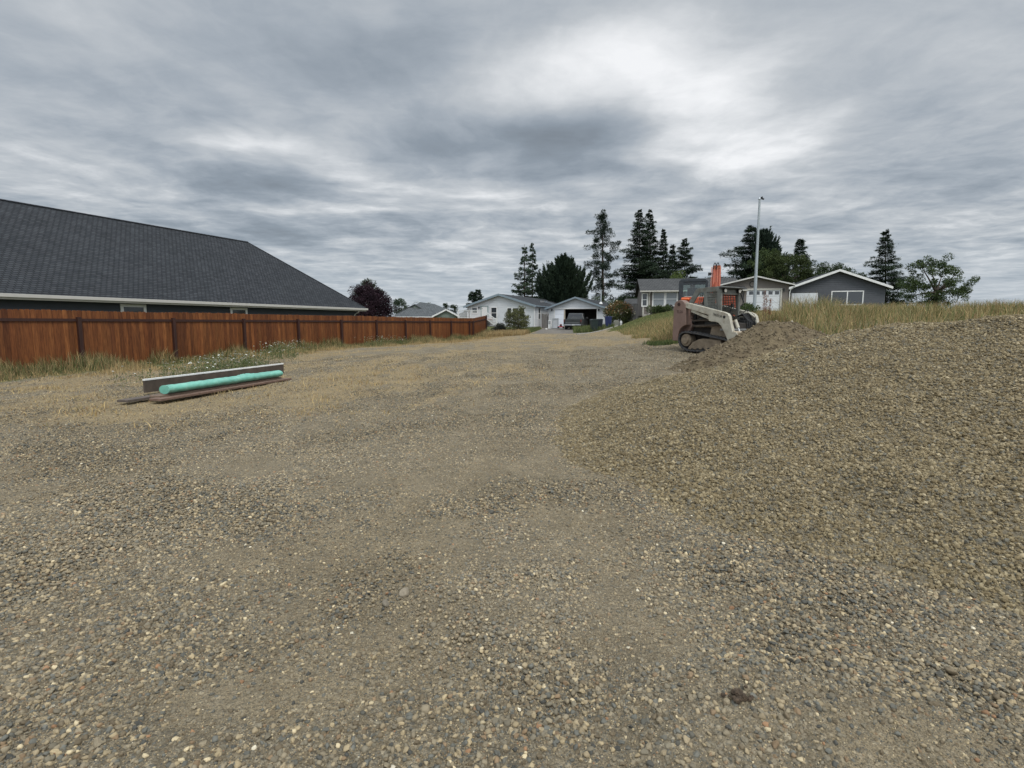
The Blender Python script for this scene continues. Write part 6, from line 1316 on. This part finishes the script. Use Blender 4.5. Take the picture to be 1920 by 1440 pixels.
broadleaf('leafy_tree', 'broad green tree at the right end of the tree line', P(1760, 520, 60).x, 60, 2.2, 4.0, 2.5, 2.8, 6.0, 22, 100, 70, .22, (.02, .04, .015), (.08, .11, .035))
# left group
broadleaf('plum_tree', 'dark purple-leaved plum tree beyond the slate house', P(688, 570, 62).x, 62, .3, 3.3, 2.4, 2.9, 3.0, 23, 230, 100, .19, (.010, .007, .011), (.038, .016, .024), clump=.6, shape=1.35, upl=.4)
broadleaf('leafy_tree', 'green tree whose tip rises behind the purple plum tree', P(690, 560, 70).x, 70, .3, 2.0, 1.2, 2.2, 5.0, 24, 46, 60, .22, (.02, .035, .02), (.06, .08, .04), shape=1.5)
broadleaf('leafy_tree', 'small grey-green tree above the left end of the far grey roof', P(750, 565, 95).x, 95, .5, 1.5, 1, 1.5, 4.3, 25, 34, 50, .25, (.03, .05, .035), (.07, .095, .055))
broadleaf('leafy_tree', 'tiny round yellow-green treetop over the far grey roof', P(801, 570, 110).x, 110, .5, 1.3, 1, .9, 4.6, 26, 20, 45, .25, (.04, .055, .02), (.09, .11, .04))
for i, (px, top, wv, lb) in enumerate(((836, 565, 4.5, 'left small dark cypress-like tree over the far roof'), (850, 568.5, 6, 'right small dark cypress-like tree over the far roof'))):
    t = P(px, top, 115); broadleaf('column_tree', lb, t.x, 115, .6, wv * .115, .6, (t.z - 2) / 2, (t.z + 2) / 2, 30 + i, 20, 50, .28, (.015, .03, .018), (.045, .065, .03), clump=.35)
conifer('fir_tree', 'left of two small round-topped evergreens behind the white house roof', 887, 546, 96, 10, 1, 33, 'fir', 0, 1.2, pw=.35)
conifer('fir_tree', 'right of two small round-topped evergreens behind the white house roof', 896, 545.5, 98, 9, 1, 34, 'fir', 0, 1.2, pw=.35)
# shrubs
p = P(1161, 600, 54); broadleaf('flowering_shrub', 'big round shrub with rusty new leaves and cream blossom by the bins', p.x, 54, 1.15, 1.42, 1.3, 1.15, 2.45, 40, 120, 70, .11, (.02, .035, .012), (.10, .11, .035), cat='shrub', stems=3, clump=.3, tr_r=.05, blossoms=(60, (.55, .50, .34), .14))
rg = np.random.default_rng(41); n = 900; d = unit(rg.normal(0, 1, (n, 3))); d[:, 2] = np.abs(d[:, 2]); pos = np.array([p.x, 54, 2.45]) + d * np.array([1.42, 1.3, 1.2]) * rg.uniform(.85, 1.1, (n, 1)); b = leaves(pos, rg.normal(0, 1, (n, 3)), np.full(n, .12), np.full(n, .06), rg, mixc3((.16, .055, .02), (.20, .12, .04), rg.random(n)))
SHR = bpy.data.objects['flowering_shrub']; ob = fast_mesh('new_leaves', *b[:2], FOL, parent=SHR, col=b[2]); ob['kind'] = 'stuff'
g48 = gh(P(970, 610, 48).x, 48)
p = P(970, 600, 49); broadleaf('willow_shrub', 'loose grey-green twiggy shrub in front of the white house windows', p.x, 49, gh(p.x, 49), 1.15, .95, 1.25, gh(p.x, 49) + 1.2, 42, 110, 55, .10, (.04, .05, .02), (.15, .155, .07), cat='shrub', stems=5, clump=.26, tr_r=.03, upl=1.2, shape=1.15)
p = P(937, 612, 50.5); broadleaf('low_shrub', 'low dark purple-grey bush left of the willow-like shrub', p.x, 50.5, gh(p.x, 50.5), .85, .7, .42, gh(p.x, 50.5) + .4, 43, 44, 60, .10, (.012, .014, .012), (.045, .05, .035), cat='shrub', stems=3, clump=.22, tr_r=.03)
for i, (px, Y, r, lb) in enumerate(((1228, 47.2, .55, 'low dark green bush under the grey house downspout'), (1245, 47.0, .45, 'low dark green bush under the grey house double window'), (1395, 33, .6, 'leafy green weed bush at the foot of the tall pole, left side'), (1403, 36, .5, 'small green bush directly behind the tall pole'))):
    p = P(px, 590, Y); zb_ = gh(p.x, Y); broadleaf('low_bush', lb, p.x, Y, zb_, r * 1.3, r, r * .7, zb_ + r * .7, 50 + i, 30, 50, .1, (.02, .035, .012), (.07, .10, .03), cat='shrub', clump=.2, tr_r=.02)
# trailing plant in the second window box
p = MH @ Vector((hp2(1255, 576)[0], -.25, hp2(1255, 575)[1])); broadleaf('box_plant', 'dark trailing plant growing in the right window box', p.x, p.y, p.z, .35, .12, .16, p.z + .05, 60, 16, 30, .07, (.02, .02, .018), (.08, .07, .05), cat='plant', trunk=False, clump=.12)
# ------------------------------------------------------------------ grasses
def blades(name, x, y, h, wd, col, rg, lean=.35, label=None, z=None):
    n = len(x); z = ground_h(x, y) if z is None else z; a = rg.uniform(0, 6.283, n); le = np.abs(rg.normal(0, lean, n)) * h; fa = rg.uniform(0, 6.283, n)
    s = np.stack([np.cos(fa), np.sin(fa), np.zeros(n)], 1) * (wd[:, None] / 2); ld_ = np.stack([np.cos(a), np.sin(a), np.zeros(n)], 1)
    p0 = np.stack([x, y, z - .02], 1); p1 = p0 + np.stack([np.zeros(n)] * 2 + [h * .55], 1) + ld_ * le[:, None] * .3; p2 = p0 + np.stack([np.zeros(n)] * 2 + [h], 1) + ld_ * le[:, None]
    V = np.stack([p0 - s, p0 + s, p1 + s * .8, p1 - s * .8, p2 + s * .15, p2 - s * .15], 1).reshape(-1, 3); k = np.arange(n)[:, None] * 6
    F = np.concatenate([k + [0, 1, 2, 3], k + [3, 2, 4, 5]]); C = np.repeat(col, 6, 0)
    o = fast_mesh(name, V, F, FOL, col=C); tag(o, label, kind='stuff'); return o
DRY = [(.36, .26, .12), (.46, .34, .16), (.27, .185, .095), (.33, .27, .14)]; GRN = [(.075, .105, .03), (.12, .14, .05), (.05, .075, .025), (.16, .16, .07)]
def pick(rg, pal, n): return np.array(pal)[rg.integers(0, len(pal), n)] * rg.uniform(.7, 1.25, (n, 1))
# strip along the fence
rg = np.random.default_rng(70); n = 110000; t = rg.uniform(-16, 29, n); d = rg.uniform(.05, 3.0, n) ** 1.0; x = FA[0] + FD[0] * t + FN[0] * d; y = FA[1] + FD[1] * t + FN[1] * d
cl_ = fbm(x * .9, y * .9, 101, 3); keep = rg.random(n) < sst(.34, .56, cl_ + .16 * (1 - d / 3)) * (1.15 - d / 3); x, y, d, cl2 = x[keep], y[keep], d[keep], cl_[keep]; n = len(x)
h = (.06 + .24 * np.clip(1.1 - d / 2.2, .1, 1)) * rg.uniform(.5, 1.5, n) * (.6 + sst(.4, .7, cl2)); grn = (rg.random(n) < sst(.2, .7, 1.1 - d / 2.0) * .6)[:, None]
blades('fence_grass', x, y, h, rg.uniform(.006, .018, n), np.where(grn, pick(rg, GRN, n), pick(rg, DRY, n)), rg, label='rough green and straw grass along the foot of the stained fence')
# dry tufts over the lot
rg = np.random.default_rng(71); n = 260000; yy = 7 + 43 * rg.random(n) ** .8; x = rg.uniform(-1, .55, n) * (yy * 1.02 + .5); m = straw_mask(x, yy) * (fence_dist(x, yy) > 1.2) * (x < 7.5); keep = rg.random(n) < m * np.clip(13 / yy, .25, 1); x, yy = x[keep], yy[keep]; n = len(x)
tf = sst(.5, .75, fbm(x * 1.6, yy * 1.6, 103, 3))
blades('straw_grass', x, yy, rg.uniform(.015, .06, n) * (1 + 1.3 * tf), rg.uniform(.008, .018, n), pick(rg, DRY, n) * 1.05, rg, lean=.9, label='short dry straw grass scattered over the gravel lot')
# grass in front of the white house and round the fence end
rg = np.random.default_rng(72); n = 50000; x = rg.uniform(-3.2, 3.2, n); y = rg.uniform(45.5, 61.5, n); keep = (x < 1.0 + (y - 46) * .18) & ((y > 47.5) | (x > -2.9)) & (fence_dist(x, y) > .3); x, y = x[keep], y[keep]; n = len(x)
dr = sst(51, 48, y + rg.normal(0, .5, n)); h = rg.uniform(.12, .45, n) * (.6 + .6 * dr); isd = (rg.random(n) < dr)[:, None]
blades('yard_grass', x, y, h, rg.uniform(.015, .03, n), np.where(isd, pick(rg, DRY, n), pick(rg, GRN, n)), rg, label='tall yellow and green grass before the white house')
# weeds between drive and bins
rg = np.random.default_rng(73); n = 9000; x = rg.uniform(5.3, 9.6, n); y = rg.uniform(49.2, 57, n); keep = (x > 5.6 + (y - 49) * .12) & (x < 9.4); x, y = x[keep], y[keep]; n = len(x)
blades('bin_weeds', x, y, rg.uniform(.15, .55, n), rg.uniform(.02, .05, n), pick(rg, GRN, n) * 1.15, rg, label='green weeds growing around the wheeled bins')
# right bank: lawn, tall dry grass left of the machines
rg = np.random.default_rng(74); n = 150000; y = rg.uniform(23.5, 47.5, n); x = rg.uniform(5.8, 17, n); e_ = 6.1 + (y - 23) * .105 + (fbm(x * .6, y * .6, 105, 3) - .5) * 2.2; keep = (x > e_); x, y = x[keep], y[keep]; n = len(x)
tall = sst(.38, .6, fbm(x * .35, y * .35, 107, 3)) * sst(43, 34, y) + .08; lawn = sst(33, 42, y)
edge_ = sst(0, 2.2, x - (6.1 + (y - 23) * .105)); h = (.09 + .50 * tall * (.25 + .75 * edge_)) * rg.uniform(.5, 1.3, n); isg = (rg.random(n) < .35 + .55 * lawn)[:, None]
blades('bank_grass', x, y, h * .9, rg.uniform(.008, .022, n), np.where(isg, pick(rg, GRN, n) * 1.4, pick(rg, DRY, n) * 1.05), rg, lean=.5, label='tall seeding dry grass on the bank before the grey house')
rg = np.random.default_rng(75); n = 2600; x = rg.uniform(5.5, 6.9, n); y = rg.uniform(20.8, 22.6, n); keep = (fbm(x * 1.4, y * 1.4, 109, 2) > .45); x, y = x[keep], y[keep]; n = len(x)
blades('bank_foot_grass', x, y, rg.uniform(.06, .22, n), rg.uniform(.02, .04, n), pick(rg, GRN[:3], n), rg, label='low green grass tuft strip at the foot of the bank')
# tall weeds right of the machines
rg = np.random.default_rng(76); n = 60000; y = rg.uniform(15.8, 34, n); x = rg.uniform(8.6, 30, n); keep = (x > .475 * y + .9) & (x < 1.05 * y); x, y = x[keep], y[keep]; n = len(x); cn_ = fbm(x * .8, y * .8, 111, 3); keep = rg.random(n) < sst(.3, .5, cn_); x, y, cn_ = x[keep], y[keep], cn_[keep]; n = len(x)
h = (.35 + .75 * sst(.35, .7, cn_)) * (1 - .45 * sst(.56, .66, x / y)) * rg.uniform(.5, 1.35, n); isg = (rg.random(n) < .42)[:, None]
blades('tall_weeds', x, y, h * .92, rg.uniform(.009, .022, n), np.where(isg, pick(rg, GRN, n) * 1.35, pick(rg, DRY, n) * 1.0), rg, lean=.45, label='thick tall weeds and grass on the bank behind the soil heap')
# dock stalks with rusty seed heads
for i, (px, Y, hh) in enumerate(((1430, 22.5, 1.55), (1434, 23.2, 1.35), (1441, 22.0, 1.2))):
    x0 = P(px, 600, Y).x; zb_ = gh(x0, Y); o = thing('dock_weed', ('tallest rusty-brown dock stalk in the weeds beside the pole', 'middle rusty-brown dock stalk right of the tallest one', 'rightmost and shortest rusty-brown dock stalk')[i], 'weed', (x0, Y, zb_)); rg = np.random.default_rng(80 + i)
    mb = MB(); mb.tube([(x0, Y, zb_), (x0 + .04, Y, zb_ + hh)], .009, 5, .005); mb.build('stalk', mat('brown_stalk', (.12, .06, .035), .8), o)
    k = 260; t = rg.uniform(.45, 1, k); pos = np.stack([x0 + .04 * t + rg.normal(0, .035, k), Y + rg.normal(0, .035, k), zb_ + hh * t], 1); b = leaves(pos, rg.normal(0, 1, (k, 3)) + (0, 0, 1), np.full(k, .035), np.full(k, .022), rg, mixc3((.14, .05, .03), (.24, .10, .05), rg.random(k))); ob = fast_mesh('seed_heads', *b[:2], FOL, parent=o, col=b[2]); ob['kind'] = 'stuff'
# daisies by the fence
def daisies(px, pyc, Y, wx_, wy, n, label, seed, h=.45):
    rg = np.random.default_rng(seed); c = P(px, pyc, Y); x = c.x + rg.normal(0, wx_, n); y = Y + rg.normal(0, wy, n); z = ground_h(x, y); o = thing('daisy_plant', label, 'flowers', (c.x, Y, gh(c.x, Y)), 0, 'daisy clumps along the fence')
    hh = h * rg.uniform(.5, 1.15, n); lx = rg.normal(0, .06, n)
    st = MB()
    for i in range(n): st.tube([(x[i], y[i], z[i]), (x[i] + lx[i], y[i], z[i] + hh[i])], .004, 3, cap=False)
    st.build('stems', mat('green_stem', (.08, .11, .04), .8), o, recalc=False)
    k = n * 7; ii = rg.integers(0, n, k); pos = np.stack([x[ii] + rg.normal(0, .05, k), y[ii] + rg.normal(0, .05, k), z[ii] + hh[ii] * rg.random(k) * .8], 1); b = leaves(pos, rg.normal(0, 1, (k, 3)) + (0, 0, .8), np.full(k, .09), np.full(k, .02), rg, pick(rg, GRN, k)); ob = fast_mesh('leaves', *b[:2], FOL, parent=o, col=b[2]); ob['kind'] = 'stuff'
    a = np.linspace(0, 6.283, 9)[:-1]; V = []; F = []
    for i in range(n):
        r = .028 * rg.uniform(.8, 1.25); tl = rg.normal(0, .22, 2); cc = np.array([x[i] + lx[i], y[i], z[i] + hh[i] + .004]); b0 = len(V)
        for q in a: dx, dy = r * math.cos(q), r * math.sin(q); V.append((cc[0] + dx, cc[1] + dy * .8, cc[2] + dx * tl[0] + dy * (-.3 + tl[1])))
        V.append((cc[0], cc[1] - .004, cc[2] + .006)); F += [(b0 + j, b0 + (j + 1) % 8, b0 + 8, b0 + 8) for j in range(8)]
    me = bpy.data.meshes.new('petals'); Mi = world_of(o).inverted(); me.from_pydata([tuple(Mi @ Vector(v)) for v in V], [], [f[:3] for f in F]); ob = link_mesh('petals', me, mat('white_petals', (.82, .82, .76), .7), o); ob['kind'] = 'stuff'
daisies(438, 690, 17.2, .55, .9, 190, 'dense clump of white daisies at the left behind the edge board', 90)
daisies(521, 665, 21.3, .42, .5, 95, 'white daisies standing tallest against the fence right of its second post', 91, .6)
daisies(576, 660, 24, .2, .3, 12, 'few white daisies near the third fence post', 92, .5)
daisies(702, 640, 30, .45, .6, 44, 'sparse pale daisies at the middle of the fence, left group', 93, .55)
daisies(745, 638, 33.5, .5, .7, 44, 'sparse pale daisies at the middle of the fence, right group', 94, .5)
daisies(360, 700, 15.2, .6, .8, 110, 'lowest daisy clump, at the left end of the edge board', 95, .42)
